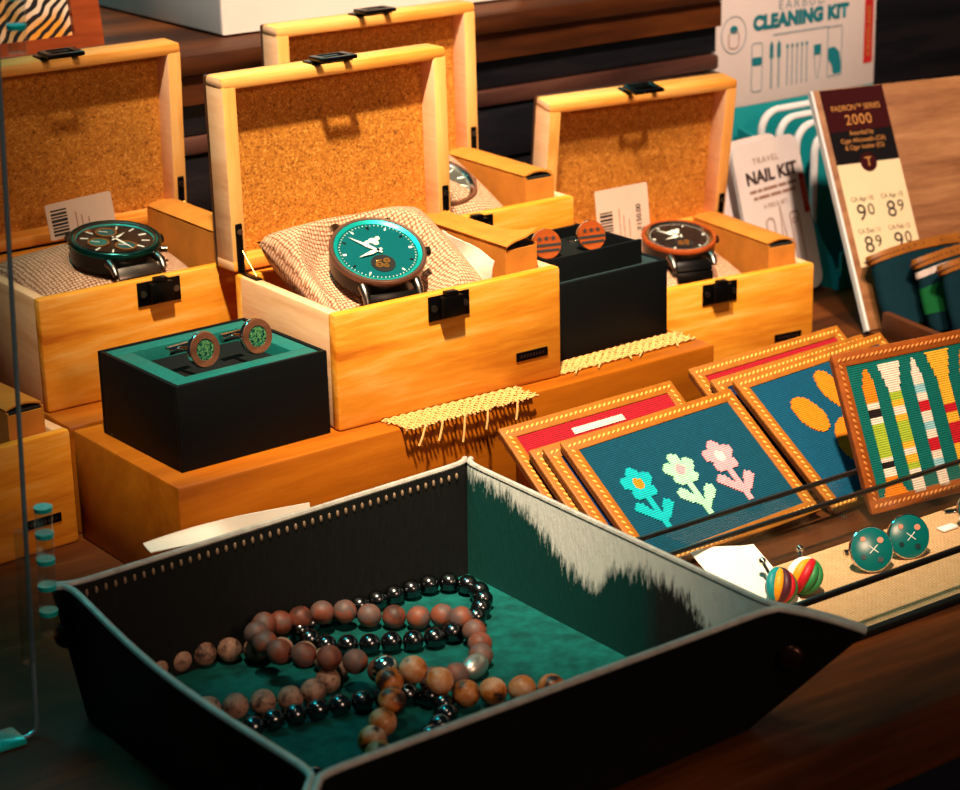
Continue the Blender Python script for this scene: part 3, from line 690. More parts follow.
def cufflink(label, group, c, n, r, kind):
    n = Vector(n).normalized(); q = n.to_track_quat('Z', 'Y').to_matrix().to_4x4(); q.translation = Vector(c)
    t = thing('cufflink', label, 'cufflink', mat=q, group=group)
    MB().lathe([(0, -0.0024), (r*0.92, -0.0024), (r, -0.0018), (r, -0.0004), (r*0.96, 0), (0, 0)], 36).build('setting', 'steel', t)
    if kind == 'abalone':
        MB().lathe([(r*0.58, 0.0), (r*0.97, 0.0), (r*0.95, 0.0006), (r*0.60, 0.0006), (r*0.58, 0.0)], 36).build('wood_ring', 'brown_wood_ring', t, label='brown wooden ring')
        MB().lathe([(0, 0.0004), (r*0.59, 0.0003), (r*0.59, 0), (0, 0)], 30).build('shell_inlay', 'abalone', t, label='shiny green shell inlay')
    elif kind == 'stars':
        dsk = MB().lathe([(0, 0.0005), (r*0.95, 0.0005), (r*0.97, 0), (0, 0)], 36).build('wood_face', 'red_wood_disc', t, label='reddish wooden face')
        for i in (-1, 0, 1):
            pts = []
            for j in range(10):
                rr = r*0.20 if j % 2 == 0 else r*0.085; pts.append((i*r*0.46 + rr*math.sin(R(36*j)), r*0.34 + rr*math.cos(R(36*j))))
            MB().prism(pts, 0.0005, 0.0007).build('star', 'ink', dsk)
        for y in (-0.08, -0.42):
            wd = r*0.95*math.sqrt(max(0, 1-(abs(y)+0.12)**2)); MB().box((-wd, r*(y-0.085), 0.0005), (wd, r*(y+0.085), 0.0007)).build('stripe', 'ink', dsk)
    elif kind == 'enamel':
        dsk = MB().lathe([(0, 0.0009), (r*0.7, 0.0007), (r*0.95, 0.0001), (0, 0)], 36).build('enamel_face', 'en_teal', t, label='domed teal enamel face')
        for x, y, m_, s_ in ((-0.38, 0.48, 'en_pink', 0.12), (0.40, 0.36, 'en_pink', 0.15), (-0.45, -0.30, 'en_dark', 0.12), (0.30, -0.48, 'en_dark', 0.14)):
            MB().prism(circ(x*r, y*r, s_*r, 14, 0.9), 0.0004, 0.00095).build('enamel_spot', m_, dsk)
        for a in (40, -40): MB().box((-r*0.26, -0.00012, 0.0006), (r*0.26, 0.00012, 0.00102), 0, T(0.05*r, 0, 0) @ Matrix.Rotation(R(a), 4, 'Z')).build('crossed_line', 'lume', dsk)
    p = MB(); p.cyl((0, 0, -0.0024), (0, -0.0005, -0.0185), 0.0011, n=12); p.sph((0, -0.0005, -0.0030), 0.0022, 12); p.build('post', 'steel', t)
    MB().cyl((-0.0050, -0.0005, -0.0190), (0.0050, -0.0005, -0.0190), 0.0019, n=14).build('toggle_bar', 'steel', t)
    return t
cufflink('abalone inlaid round cufflink, left one in the low black box', 'abalone cufflinks', (-0.0525, 0.0130, 0.0438), (0.14, -0.96, 0.16), 0.0074, 'abalone')
cufflink('abalone inlaid round cufflink, right one in the low black box, beside the central watch box', 'abalone cufflinks', (-0.0283, 0.0130, 0.0446), (0.10, -0.96, 0.18), 0.0074, 'abalone')
cufflink('wooden cufflink with stars and stripes, the left one, beside the torn cardboard', 'starred cufflinks', (0.1440, 0.0455, 0.0468), (-0.30, -0.88, 0.34), 0.0072, 'stars')
cufflink('wooden cufflink with stars and stripes, the right one, in front of the price tag', 'starred cufflinks', (0.1700, 0.0450, 0.0466), (-0.22, -0.90, 0.34), 0.0072, 'stars')

# ------------------------------------------------------------------ burlap scraps under boxes
def scrap(label, x0, x1, y0, y1, z, a, hang, seed):
    rnd = random.Random(seed); t = thing('burlap_scrap', label, 'cloth', (x0, y0, z), a, 'frayed burlap scraps')
    L, Dp = x1-x0, y1-y0; st_ = 0.0021; b = MB(); nx, ny = int(L/st_), int(Dp/st_)
    def zf(y): return 0.0
    for i in range(nx+1):
        x = i*st_; ext = rnd.uniform(0.0, 0.0025); pts = [(x + rnd.uniform(-.0003, .0003), yy*st_, 0.0007 + 0.00035*(1 if (i+yy) % 2 else -1)) for yy in range(ny+1)]
        if hang: pts = [(x+rnd.uniform(-.0006, .0006), -ext, 0.0004)] + pts
        b.tube(pts, 0.00055, 5)
    for j in range(ny+1):
        y = j*st_; x_a = rnd.uniform(-0.003, 0.0); x_b = L + rnd.uniform(0, 0.004)
        n = nx+2; b.tube([(x_a + (x_b-x_a)*k/n, y + rnd.uniform(-.0003, .0003), 0.0007 + 0.00035*(-1 if (k+j) % 2 else 1)) for k in range(n+1)], 0.00055, 5)
    b.build('weave', 'jute', t)
    for k in range(5):
        x = L*(0.15 + 0.17*k) + rnd.uniform(-.004, .004); dl = rnd.uniform(0.004, 0.010); sx = -rnd.uniform(0.002, 0.008)
        if hang: pts = [(x, 0.001, 0.0012), (x+sx*0.3, -0.0022-hang, 0.0010), (x+sx*0.7, -0.0034-hang, -dl*0.5), (x+sx, -0.0036-hang, -dl)]
        else: pts = [(x, 0.001, 0.0012), (x+sx*0.5, -0.002, 0.0016), (x+sx, -0.0045, 0.0008)]
        b2 = MB().tube(pts, 0.0005, 6); b2.build('loose_thread', 'jute', t)
    return t
scrap('frayed burlap scrap hanging over the riser edge below the central watch box', 0.0235, 0.0900, -0.0158, -0.0006, 0.0002, 0.0, 0.0005, 3)
scrap('frayed burlap scrap under the small black cufflink box with the starred cufflinks', 0.1190, 0.1960, 0.0010, 0.0140, 0.0002, 1.8, 0, 5)

# ------------------------------------------------------------------ needlepoint wallets
def wallet(label, BLp, yaw, tilt, roll, w_, h_, cloth, motif=None, th=0.0034, leather='leather', thread='thread'):
    t = thing('needlepoint_wallet', label, 'wallet', mat=basis(BLp, yaw, tilt, roll), group='needlepoint wallets in the display tray')
    bw = 0.0060
    b = MB(); b.prism(rrect(0, 0, w_, h_, 0.003, 4), -th, -0.0003); b.build('body', 'leather_dk', t)
    b = MB()
    b.box((0.0, h_-bw, -0.0012), (w_, h_, 0.0006), 0.0005); b.box((0.0, 0, -0.0012), (w_, bw, 0.0006), 0.0005)
    b.box((0, bw*0.9, -0.0012), (bw, h_-bw*0.9, 0.0006), 0.0005); b.box((w_-bw, bw*0.9, -0.0012), (w_, h_-bw*0.9, 0.0006), 0.0005)
    bd = b.build('leather_border', leather, t, label='tan leather border')
    s_ = MB(); sp = 0.0026
    def stc(x, y, a): s_.sph((0, 0, 0), 0.00095, 8, (1.35, 0.66, 0.5), T(x, y, 0.00062) @ Matrix.Rotation(R(a), 4, 'Z'))
    n = int((w_-0.006)/sp)
    for i in range(n+1):
        for y in (h_-bw*0.5, bw*0.5): stc(0.003 + (w_-0.006)*i/n, y, 35)
    n = int((h_-0.012)/sp)
    for i in range(n+1):
        for x in (bw*0.5, w_-bw*0.5): stc(x, 0.006 + (h_-0.012)*i/n, 125)
    s_.build('stitching', thread, bd)
    MB().box((bw*0.9, bw*0.9, -0.0008), (w_-bw*0.9, h_-bw*0.9, 0.0001)).build('needlepoint_panel', cloth, t, label='stitched cloth panel')
    if motif: motif(t, w_, h_)
    return t
CELL = 0.00092
def raster(t, fn, w_, h_, cols, name):
    """fn(x, y) -> colour key or None on the stitch grid; one mesh per motif"""
    b = MB(); mats = list(cols)
    ny = int(h_/CELL); nx = int(w_/CELL)
    for j in range(ny):
        i = 0
        while i < nx:
            k = fn((i+.5)*CELL, (j+.5)*CELL)
            if k is None: i += 1; continue
            i0 = i
            while i < nx and fn((i+.5)*CELL, (j+.5)*CELL) == k: i += 1
            b.use(mats.index(k)).box((i0*CELL, j*CELL, 0), (i*CELL, (j+1)*CELL, 0.0006))
    b.build(name, ['st_'+m for m in mats], t, 0)
def seg(x, y, x0, y0, x1, y1, r0, r1):
    dx, dy = x1-x0, y1-y0; k = max(0, min(1, ((x-x0)*dx+(y-y0)*dy)/(dx*dx+dy*dy))); return math.hypot(x-x0-k*dx, y-y0-k*dy) < r0+(r1-r0)*k
def sprigs(t, w_, h_):                                                   # three plain stitched flowers
    for cx, col, acc in ((0.0215, 'turq', 'orange'), (0.0450, 'mint', 'pink'), (0.0675, 'pink', 'white')):
        def fn(x, y, cx=cx, col=col, acc=acc):
            u, v = x-cx, y-h_*0.47
            if math.hypot(u, v-0.0070) < 0.0026: return acc
            for a in range(5):
                t_ = R(90+72*a)
                if math.hypot(u-0.0052*math.cos(t_), v-0.0070-0.0052*math.sin(t_)) < 0.0031: return col
            if math.hypot(u, v-0.0070) < 0.0040: return col
            if abs(u) < 0.0013 and -0.0165 < v < 0.004: return col
            if seg(u, v, 0, -0.0135, 0.0068, -0.0060, 0.0012, 0.0026): return col
            if seg(u, v, 0, -0.0120, -0.0066, -0.0040, 0.0012, 0.0026): return col
            return None
        raster(t, fn, w_, h_, (col, acc), 'flower_motif')
def paw(t, w_, h_):
    def el(x, y, cx, cy, rx, ry, a):
        c, s_ = math.cos(R(a)), math.sin(R(a)); u, v = x-cx, y-cy; return ((u*c+v*s_)/rx)**2 + ((-u*s_+v*c)/ry)**2 < 1
    def fn(x, y):
        if el(x, y, 0.0255, 0.0480, 0.0072, 0.0102, 14): return 'orange'
        if el(x, y, 0.0470, 0.0560, 0.0064, 0.0110, 6): return 'orange'
        if el(x, y, 0.0640, 0.0540, 0.0062, 0.0105, -8): return 'orange'
        if el(x, y, 0.0760, 0.0400, 0.0060, 0.0090, -20): return 'orange'
        if el(x, y, 0.0440, 0.0300, 0.0150, 0.0120, 0) or el(x, y, 0.0370, 0.0265, 0.0095, 0.0095, 0) or el(x, y, 0.0600, 0.0250, 0.0090, 0.0080, 0): return 'orange'
    raster(t, fn, w_, h_, ('orange',), 'paw_motif')
def columns(t, w_, h_):
    def fn(x, y):
        v = (h_-y)/h_
        def col(cx, bands, prof):
            hw = prof(v)
            if hw and abs(x-cx) < hw:
                for v1, c in bands:
                    if v < v1: return c
            return None
        def p_bullet(a, b, top, full):
            return lambda v: None if v < a or v > b else (top + (full-top)*min(1, (v-a)/0.13))
        def p_trap(a, b, top, full):
            return lambda v: None if v < a or v > b else (top - (top-full)*min(1, (v-a)/0.20))
        r = col(0.0155, [(.34, 'orange'), (.38, 'white'), (.425, 'black'), (.465, 'white'), (.68, 'lime'), (.715, 'white'), (.755, 'black'), (.80, 'white'), (.99, 'orange')], lambda v: None if v < .12 or v > .92 else (0.0006+0.0026*min(1, (v-.12)/.1) + (0.0035*min(1, max(0, (v-.82)/.1)))))
        if r: return r
        r = col(0.0290, [(.30, 'white'), (.35, 'lime'), (.39, 'yellow'), (.44, 'white'), (.49, 'yellow'), (.62, 'lime'), (.66, 'yellow'), (.70, 'white'), (.745, 'yellow'), (.785, 'lime'), (.99, 'white')], p_trap(.11, .93, 0.0062, 0.0028))
        if r: return r
        r = col(0.0430, [(.29, 'white'), (.34, 'sky'), (.39, 'white'), (.46, 'crimson'), (.53, 'white'), (.57, 'sky'), (.63, 'white'), (.71, 'crimson'), (.76, 'white'), (.80, 'sky'), (.99, 'white')], p_bullet(.11, .93, 0.0005, 0.0028))
        if r: return r
        r = col(0.0575, [(.44, 'yellow'), (.50, 'crimson'), (.56, 'yellow'), (.70, 'crimson'), (.99, 'yellow')], p_trap(.10, .93, 0.0066, 0.0030))
        if r: return r
        return col(0.0715, [(.34, 'orange'), (.40, 'white'), (.60, 'sky'), (.99, 'white')], p_bullet(.12, .93, 0.0006, 0.0030))
    raster(t, fn, w_, h_, ('orange', 'white', 'black', 'lime', 'yellow', 'sky', 'crimson'), 'column_motif')
zb = ZT + 0.0035
def dash(t, w_, h_): MB().box((0.033, h_-0.0128, 0), (0.061, h_-0.0096, 0.0006), 0.0002).build('white_band_motif', 'st_white', t)
wallet('red needlepoint wallet at the back of the left stack, white band across it', (0.0600, -0.0895, zb), 0.0, 54, 1.0, 0.0955, 0.0718, 'st_red', dash, th=0.0024)
wallet('brown edged wallet second from the back of the left stack', (0.0635, -0.0990, zb), 0.2, 54, 1.2, 0.0960, 0.0625, 'st_violet', th=0.0024)
wallet('brown edged wallet just behind the teal wallet with three pastel motifs', (0.0675, -0.1058, zb), 0.3, 54, 1.6, 0.0960, 0.0648, 'st_navy_dark', th=0.0024)
wallet('teal needlepoint wallet with turquoise, mint and pink motifs at the front of the left stack', (0.0745, -0.1130, zb), 0.4, 54, 2.0, 0.0965, 0.0690, 'st_navy', sprigs, th=0.0024)
wallet('red needlepoint wallet at the back of the right stack, near the right hand watch box', (0.1700, -0.0880, zb), 0.5, 54, 1.4, 0.0945, 0.0760, 'st_red', th=0.0024)
wallet('dark blue needlepoint wallet between the red and paw print wallets', (0.1725, -0.0965, zb), 0.5, 54, 1.6, 0.0965, 0.0715, 'st_navy_dark', th=0.0024)
wallet('blue needlepoint wallet with an orange paw print', (0.1765, -0.1125, zb), 1.6, 54.2, 2.0, 0.0965, 0.0760, 'st_blue', paw, th=0.0024)
wallet('sea green needlepoint wallet with banded columns, nearest the right edge of the photo', (0.1825, -0.1280, zb+0.0026), -2.2, 26, -1.9, 0.0900, 0.0695, 'st_sea', columns, th=0.0024, leather='leather_plain', thread='thread_dim')

# sloped stand behind the wallets
y0, y1 = -0.0800, -0.0340
tag(MB().prism([(y0, ZT+0.0002), (y1, ZT+0.0002), (y1, ZT+0.0330), (y1-0.001, ZT+0.0330)], 0.066, 0.250, Matrix(((0,0,1,0),(1,0,0,0),(0,1,0,0),(0,0,0,1)))).build('sloped_stand', 'riser', smooth=0), 'sloped brown wooden stand behind the two wallet stacks', 'stand')

# ------------------------------------------------------------------ cufflink display tray with clear panes
dt = thing('display_tray', 'burlap lined display tray with clear panes and black edges in front of the wallets', 'tray', (0.055, -0.2005, ZT))
MB().box((0, 0.0, 0), (0.40, 0.0655, 0.0016)).build('burlap_base', 'burlap_floor', dt, label='woven burlap floor')
MB().box((0, 0.0657, 0), (0.40, 0.130, 0.0016)).build('wooden_base', 'walnut', dt, label='dark wooden floor under the wallets')
MB().box((0, -0.0035, 0), (0.40, -0.0002, 0.0030), 0.0005).build('front_strip', 'leather_black', dt, label='black front edge')
for y, h_, e in ((0.0012, 0.0205, 0.0013), (0.0655, 0.0215, 0.0009), (0.0836, 0.0220, 0.0009)):
    p = MB().box((0.0, y, 0.0016), (0.40, y+0.0016, h_-e)).build('divider_pane', 'acrylic', dt, label='clear upright pane')
    MB().box((0.0, y-0.0003, h_-e), (0.40, y+0.0019, h_+e*0.6), 0.0002).build('pane_edge', 'pane_edge', p, label='dark top edge of a pane')
# cufflinks standing on the burlap
cufflink('round teal enamel cufflink, left of the teal pair on the burlap', 'teal enamel cufflinks', (0.1478, -0.1620, -0.0380), (-0.35, -0.82, 0.42), 0.0092, 'enamel')
cufflink('round teal enamel cufflink, right of the teal pair, touching a silver clip', 'teal enamel cufflinks', (0.1695, -0.1615, -0.0382), (-0.30, -0.86, 0.38), 0.0092, 'enamel')
cufflink('teal enamel cufflink cut off by the right edge of the photo', 'teal enamel cufflinks', (0.2150, -0.1555, -0.0400), (-0.30, -0.86, 0.38), 0.0078, 'enamel')
def knot(label, c, cols, rz):
    t = thing('knot_cufflink', label, 'cufflink', (c[0], c[1], ZT+0.0017), rz, 'striped knot cufflinks')
    r = 0.0064; ctr_ = Vector((0, 0, r*1.12)); d = Vector((-0.35, -0.80, 0.48)).normalized(); x_ = d.cross(Vector((0, 0, 1))).normalized() * -1; y_ = d.cross(x_) * -1
    ca, sa = math.cos(R(28)), math.sin(R(28)); xx, yy = x_*ca + y_*sa, y_*ca - x_*sa
    for i, k in enumerate(cols):
        ph = R(-62 + 124*i/(len(cols)-1)); pts = []
        for j in range(13):
            th_ = R(-85 + 170*j/12); pts.append(ctr_ + (d*math.cos(ph)*math.cos(th_) + xx*math.sin(ph)*math.cos(th_) + yy*math.sin(th_))*r*(0.86 if i % 2 else 0.92))
        MB().tube(pts, 0.0019, 10).build('cord', 'knot_'+k, t, label=k + ' cord strand')
    MB().sph(tuple(ctr_), r*0.80, 16).build('core', 'knot_maroon', t)
    b = MB(); b.cyl((0, 0.002, r*1.4), (0.002, 0.008, r*2.4), 0.0007, n=8); b.sph((0.002, 0.008, r*2.4), 0.0016, 10); b.build('post', 'steel', t)
knot('striped knot cufflink with teal end beside the white card', (0.0965, -0.1625), ['teal', 'yellow', 'maroon', 'red', 'green'], 20)
knot('striped knot cufflink with white strand, nearer the teal enamel pair', (0.1115, -0.1615), ['white', 'yellow', 'red', 'green', 'green'], -15)
tag(MB().sheet([[(0.078 + 0.026*i/5, -0.1620 + 0.030*j/5 - 0.008*i/5, ZT + 0.0025 + 0.0155*j/5 + 0.0008*math.sin(i)) for i in range(6)] for j in range(6)], 0.0004).build('blank_card', 'paper'), 'blank white card leaning on a clear pane beside the cowhide tray corner', 'card')
cl = thing('silver_clip', 'small silver clip lying on burlap behind the teal cufflinks', 'clip', (0.1750, -0.1510, ZT+0.0030))
MB().box((-0.004, -0.0008, 0.0), (0.006, 0.0008, 0.0012), 0.0004).build('clip_bar', 'steel', cl)
MB().tube([(-0.004, 0, 0.0012), (-0.001, 0, 0.0045), (0.005, 0, 0.0055)], 0.0006, 8).build('clip_spring', 'steel', cl)
tag(MB().box((0.199, -0.1535, ZT+0.0017), (0.2080, -0.1490, ZT+0.0030), 0.0006).build('white_tag', 'white_plastic'), 'tiny white tag lying on the burlap near the right edge', 'tag')

# ------------------------------------------------------------------ cowhide valet tray
zf = 0.0040
WH = 0.0500
tr = thing('valet_tray', 'black leather valet tray lined with cowhide and green suede, full of bracelets', 'tray', (-0.070, -0.155, ZT))
def tl(x, y): return Vector((x+0.070, y+0.155, 0))
# corners in order front-left, front-right, back-right, back-left: floor corner, rim corner, ear length
TB = [tl(-0.1560, -0.2400), tl(0.0195, -0.2310), tl(0.0172, -0.0672), tl(-0.1570, -0.0795)]
TT = [tl(-0.1625, -0.2470), tl(0.0195, -0.2425), tl(0.0190, -0.0650), tl(-0.1590, -0.0772)]
EAR = [0.0085, 0.0300, 0.0050, 0.0055]
MB().prism([(v.x, v.y) for v in TB], 0.0001, zf-0.0012).build('leather_base', 'leather_black', tr, 0)
MB().prism([(v.x*0.995, v.y*0.995) for v in TB], zf-0.0012, zf).build('suede_floor', 'suede', tr, 0, label='dark green suede floor')
def ear_dir(i):
    a = (TT[i]-TT[i-1]).normalized(); c = (TT[i]-TT[(i+1) % 4]).normalized(); return (a+c).normalized()
def bez(p0, p1, p2, n): return [p0*(1-t)**2 + p1*2*t*(1-t) + p2*t*t for t in [i/n for i in range(n+1)]]
def tray_wall(ia, inner, bow=0.0):
    ib = (ia+1) % 4; A, B, cA, cB = TB[ia], TB[ib], TT[ia], TT[ib]
    u = (B-A).normalized(); L = (B-A).length; ut = (cB-cA).normalized(); Lt = (cB-cA).length
    dA, dB = ear_dir(ia), ear_dir(ib); eA, eB = EAR[ia], EAR[ib]; off = 0.0012
    pA = Vector((-dA.y, dA.x, 0)); pA = pA if pA.dot(ut) > 0 else -pA        # towards this wall's own side
    pB = Vector((-dB.y, dB.x, 0)); pB = pB if pB.dot(ut) < 0 else -pB
    tipA, tipB = cA + dA*eA + pA*off, cB + dB*eB + pB*off
    inA, inB = cA + dA*0.0012 + pA*off, cB + dB*0.0012 + pB*off
    c = 0.012
    pts = [tipA, tipA*0.66+inA*0.34, tipA*0.33+inA*0.67] + bez(inA, cA + ut*0.0025, cA + ut*c, 7)
    pts += [cA + ut*(c + (Lt-2*c)*i/14) for i in range(1, 14)]
    pts += bez(cB - ut*c, cB - ut*0.0025, inB, 7) + [tipB*0.33+inB*0.67, tipB*0.66+inB*0.34, tipB]
    on = Vector((ut.y, -ut.x, 0)); n = len(pts); grid = []
    pts = [p + on*bow*math.sin(math.pi*max(0.0, min(1.0, (p-cA).dot(ut)/Lt)))**1.3 for p in pts]
    for i, p in enumerate(pts):
        s = max(0.0, min(1.0, (p-cA).dot(ut)/Lt)); bpt = A*(1-s) + B*s
        dr = 0.007*max(0, (p-cA).dot(dA)/0.03)**1.5 + 0.007*max(0, (p-cB).dot(dB)/0.03)**1.5 if (s <= 0 or s >= 1) else 0
        top = Vector((p.x, p.y, WH - dr)); bo = Vector((bpt.x, bpt.y, zf*0.2))
        grid.append([bo*(1-k/6) + top*(k/6) for k in range(7)])
    b = MB(); th = 0.0020; inn, out = [], []
    for i in range(n):
        a = grid[min(i+1, n-1)][6] - grid[max(i-1, 0)][6]; nr = Vector((-a.y, a.x, 0)).normalized()
        inn.append([b.bm.verts.new(q + nr*th*0.5) for q in grid[i]]); out.append([b.bm.verts.new(q - nr*th*0.5) for q in grid[i]])
    for i in range(n-1):
        for k in range(6):
            fc = b.bm.faces.new((inn[i][k], inn[i+1][k], inn[i+1][k+1], inn[i][k+1])); fc.material_index = 0
            fc = b.bm.faces.new((out[i][k], out[i][k+1], out[i+1][k+1], out[i+1][k])); fc.material_index = 1
        fc = b.bm.faces.new((inn[i][6], inn[i+1][6], out[i+1][6], out[i][6])); fc.material_index = 2
        fc = b.bm.faces.new((inn[i][0], out[i][0], out[i+1][0], inn[i+1][0])); fc.material_index = 1
    for i in (0, n-1):
        for k in range(6):
            fc = b.bm.faces.new((inn[i][k], inn[i][k+1], out[i][k+1], out[i][k])); fc.material_index = 2
    o = Vector((u.y, -u.x, 0))
    fr = Matrix((u, -o, Vector((0, 0, 1)))).transposed().to_4x4(); fr.translation = A
    inv = fr.inverted(); bmesh.ops.transform(b.bm, matrix=inv, verts=list(b.bm.verts))
    ob = b.build('wall', [inner, 'leather_black', 'rim'], tr, 50); ob.matrix_local = fr
    MB().tube([inv @ (r[6] + Vector((0, 0, 0.0003))) for r in grid], 0.00125, 8).build('rim_edge', 'rim', ob, label='grey cut leather rim')
    s_ = MB()
    m_ = int((Lt-0.012)/0.0038) if ia == 2 else 0
    for i in range(m_+1 if m_ else 0):
        p = cA + ut*(0.006 + i*(Lt-0.012)/m_); s = max(0, min(1, (p-cA).dot(ut)/Lt)); p = p + on*bow*math.sin(math.pi*s)**1.3; bo = A*(1-s)+B*s; k = 0.925
        q = Vector((bo.x*(1-k)+p.x*k, bo.y*(1-k)+p.y*k, zf*0.2*(1-k)+WH*k)) - o*(th*0.5+0.0002)
        q = inv @ q; s_.sph(tuple(q), 0.0010, 8, (0.6, 0.6, 1.4))
    if m_: s_.build('stitching', 'pale_stitch', ob)
    else: s_.bm.free()
    for (cc, dd, pp, e, base) in ((cA, dA, pA, eA, A), (cB, dB, pB, eB, B)):
        k = 0.66; ln = max(e*0.42, 0.004); top = cc + dd*ln; q = Vector((base.x*(1-k)+top.x*k, base.y*(1-k)+top.y*k, WH*k*0.97)) + pp*(off+th*0.5+0.0004)
        m4 = pp.to_track_quat('Z', 'Y').to_matrix().to_4x4(); m4.translation = q
        MB().lathe([(0, 0.0014), (0.0030, 0.0014), (0.0042, 0.0007), (0.0046, -0.0004), (0, -0.0004)], 24, inv @ m4).build('snap_button', 'snapmetal', ob, label='dark metal snap')
    return ob
M['snapmetal'] = plain('dark_snap_metal', (58, 34, 26), 0.3, 0.8)
tray_wall(0, 'hide_dark'); tray_wall(1, 'hide_spot'); tray_wall(2, 'hide_dark'); tray_wall(3, 'hide_dark', 0.0050)

# ------------------------------------------------------------------ bead bracelets
zfl = ZT + zf
def bracelet(name_label, beads, group):
    t = thing('bead_bracelet', name_label, 'bracelet', (beads[0][0], beads[0][1], zfl), 0, group)
    ox, oy, oz = beads[0][0], beads[0][1], zfl
    protos = {}
    pts = []
    for (x, y, z, r, m_) in beads:
        key = (m_, r)
        if key not in protos:
            b = MB().lathe([(r*0.16, -r*0.98)] + [(r*math.cos(R(a)), r*math.sin(R(a))) for a in range(-75, 76, 15)] + [(r*0.16, r*0.98), (r*0.16, -r*0.98)], 20)
            o = b.build('bead', m_, t); protos[key] = o
        else:
            o = protos[key].copy(); COL.objects.link(o); o.parent = t
        i_ = len(pts); nb_ = len(beads); a_, c_ = beads[i_-1], beads[(i_+1) % nb_]
        o.location = (x-ox, y-oy, z-oz); o.rotation_euler = Vector((c_[0]-a_[0], c_[1]-a_[1], c_[2]-a_[2])).to_track_quat('Z', 'Y').to_euler()
        if m_ == 'brushed_silver': o.scale = (0.95, 0.95, 1.5); o.name = 'tube_bead'; o['label'] = 'silver tube bead'
        pts.append((x-ox, y-oy, z-oz))
    MB().tube(pts, 0.0004, 6, closed=True).build('elastic_cord', 'ink', t)
    return t
def loop(ctrl, r, mats, z0=0.0, special=None, zfun=None):
    """evenly strung beads along a closed Catmull-Rom loop (mm)"""
    P = [Vector((x/1000, (y + (1.2 if y > -80 else 2.6 if y > -120 else 4.2))/1000, zz/1000)) for x, y, zz in ctrl]; n = len(P); dense = []
    for i in range(n):
        p0, p1, p2, p3 = P[i-1], P[i], P[(i+1) % n], P[(i+2) % n]
        for k in range(24):
            t = k/24; dense.append(0.5*((2*p1) + (p2-p0)*t + (2*p0-5*p1+4*p2-p3)*t*t + (3*p1-p0-3*p2+p3)*t**3))
    tot = sum((dense[i]-dense[i-1]).length for i in range(len(dense)))
    nb = max(6, int(round(tot/(2*r*1.02)))); step = tot/nb; out = []; acc = 0.0; nxt = 0.0
    for i in range(len(dense)):
        a, b_ = dense[i], dense[(i+1) % len(dense)]; L = (b_-a).length
        while nxt <= acc+L and len(out) < nb:
            q = a + (b_-a)*((nxt-acc)/max(L, 1e-9)); j = len(out)
            m_ = mats[j % len(mats)]
            out.append((q.x, q.y, zfl + max(0.0001, q.z) + r, r, m_)); nxt += step
        acc += L
    return out
K1 = loop([(-70, -84, 1), (-56, -77, 0), (-44, -76, 0), (-30, -75.6, 0), (-16, -75.4, 0), (-6, -76, 0), (1, -81, 0), (5, -89, 0), (3, -99, 0), (-4, -108, 0), (-14, -116, 0), (-27, -119.5, 0), (-38, -117.5, 0), (-47, -112.5, 0), (-55, -108.5, 0), (-62, -104, 0), (-69, -98, 0)], 0.0040, ['hematite'])
bracelet('black polished bead bracelet forming the loop nearest the back corner of the tray', K1, 'black bead bracelets')
A_ = loop([(-127, -76, 0), (-119, -76, 0), (-109.6, -77, 0), (-101, -80.5, 0), (-93, -86, 0), (-84, -93, 0), (-79, -101, 0), (-75.5, -109, 0), (-76, -119, 0), (-85, -128, 0), (-97, -132.5, 0), (-105.5, -129.4, 0), (-115, -126, 0), (-124, -122.5, 0), (-133, -116, 0), (-142, -106, 0), (-145, -94, 0), (-139, -83, 0)], 0.0046, ['jasper_pale'])
bracelet('pale spotted bead bracelet at the left side of the tray', A_, 'brown bead bracelets')
B_ = loop([(-86.5, -86.5, 8.6), (-75, -83.0, 5), (-62, -82.6, 4.5), (-52, -83.5, 3), (-44, -89.0, 1), (-36, -94.5, 0), (-29, -101, 0), (-22.5, -108, 1.5), (-19.8, -118, 3), (-20.5, -129, 1), (-26, -140, 0), (-35, -150, 0), (-48, -152, 0), (-60, -146, 0.5), (-68.5, -141, 4), (-75, -133.5, 7), (-82, -128, 8.6), (-88.5, -121, 9), (-94, -113, 9.2), (-95, -102, 9.2), (-93, -92, 9)], 0.0046, ['jasper_red'])
B_[0] = B_[0]
bracelet('reddish brown bead bracelet with a silver tube bead in the middle of the tray', [(b[0], b[1], b[2], b[3], ('brushed_silver' if abs(b[0]+0.037) < 0.0042 and b[1] < -0.14 else b[4])) for b in B_], 'brown bead bracelets')
K2 = loop([(-130, -143, 0), (-121, -140.8, 0), (-112, -140.8, 0), (-102, -143, 0), (-92, -145, 0), (-83, -147.5, 0), (-73, -150.5, 0), (-64, -155.5, 0), (-61, -163, 0), (-64, -173, 0), (-72, -180, 0), (-82, -186, 0), (-95, -190, 0), (-112, -190, 0), (-127, -183, 0), (-137, -170, 0), (-137, -154, 0)], 0.0040, ['hematite'])
bracelet('black polished bead bracelet near the front of the tray', K2, 'black bead bracelets')
C_ = loop([(-72, -147, 8.2), (-76, -156, 8.2), (-82, -166, 5), (-91, -172, 1.5), (-99, -180, 0.5), (-100, -198, 0), (-88, -212, 0), (-66, -216, 0), (-40, -212, 0), (-22, -200, 0), (-18, -190, 0), (-24, -183, 0), (-33, -177, 0), (-44, -171, 0), (-55, -168, 2), (-63, -157, 8.2)], 0.0050, ['jasper_tan'])
bracelet('tan and amber bead bracelet with a silver round bead at the front of the tray', [(b[0], b[1], b[2], b[3], ('steel' if i == 0 else b[4])) for i, b in enumerate(C_)], 'brown bead bracelets')

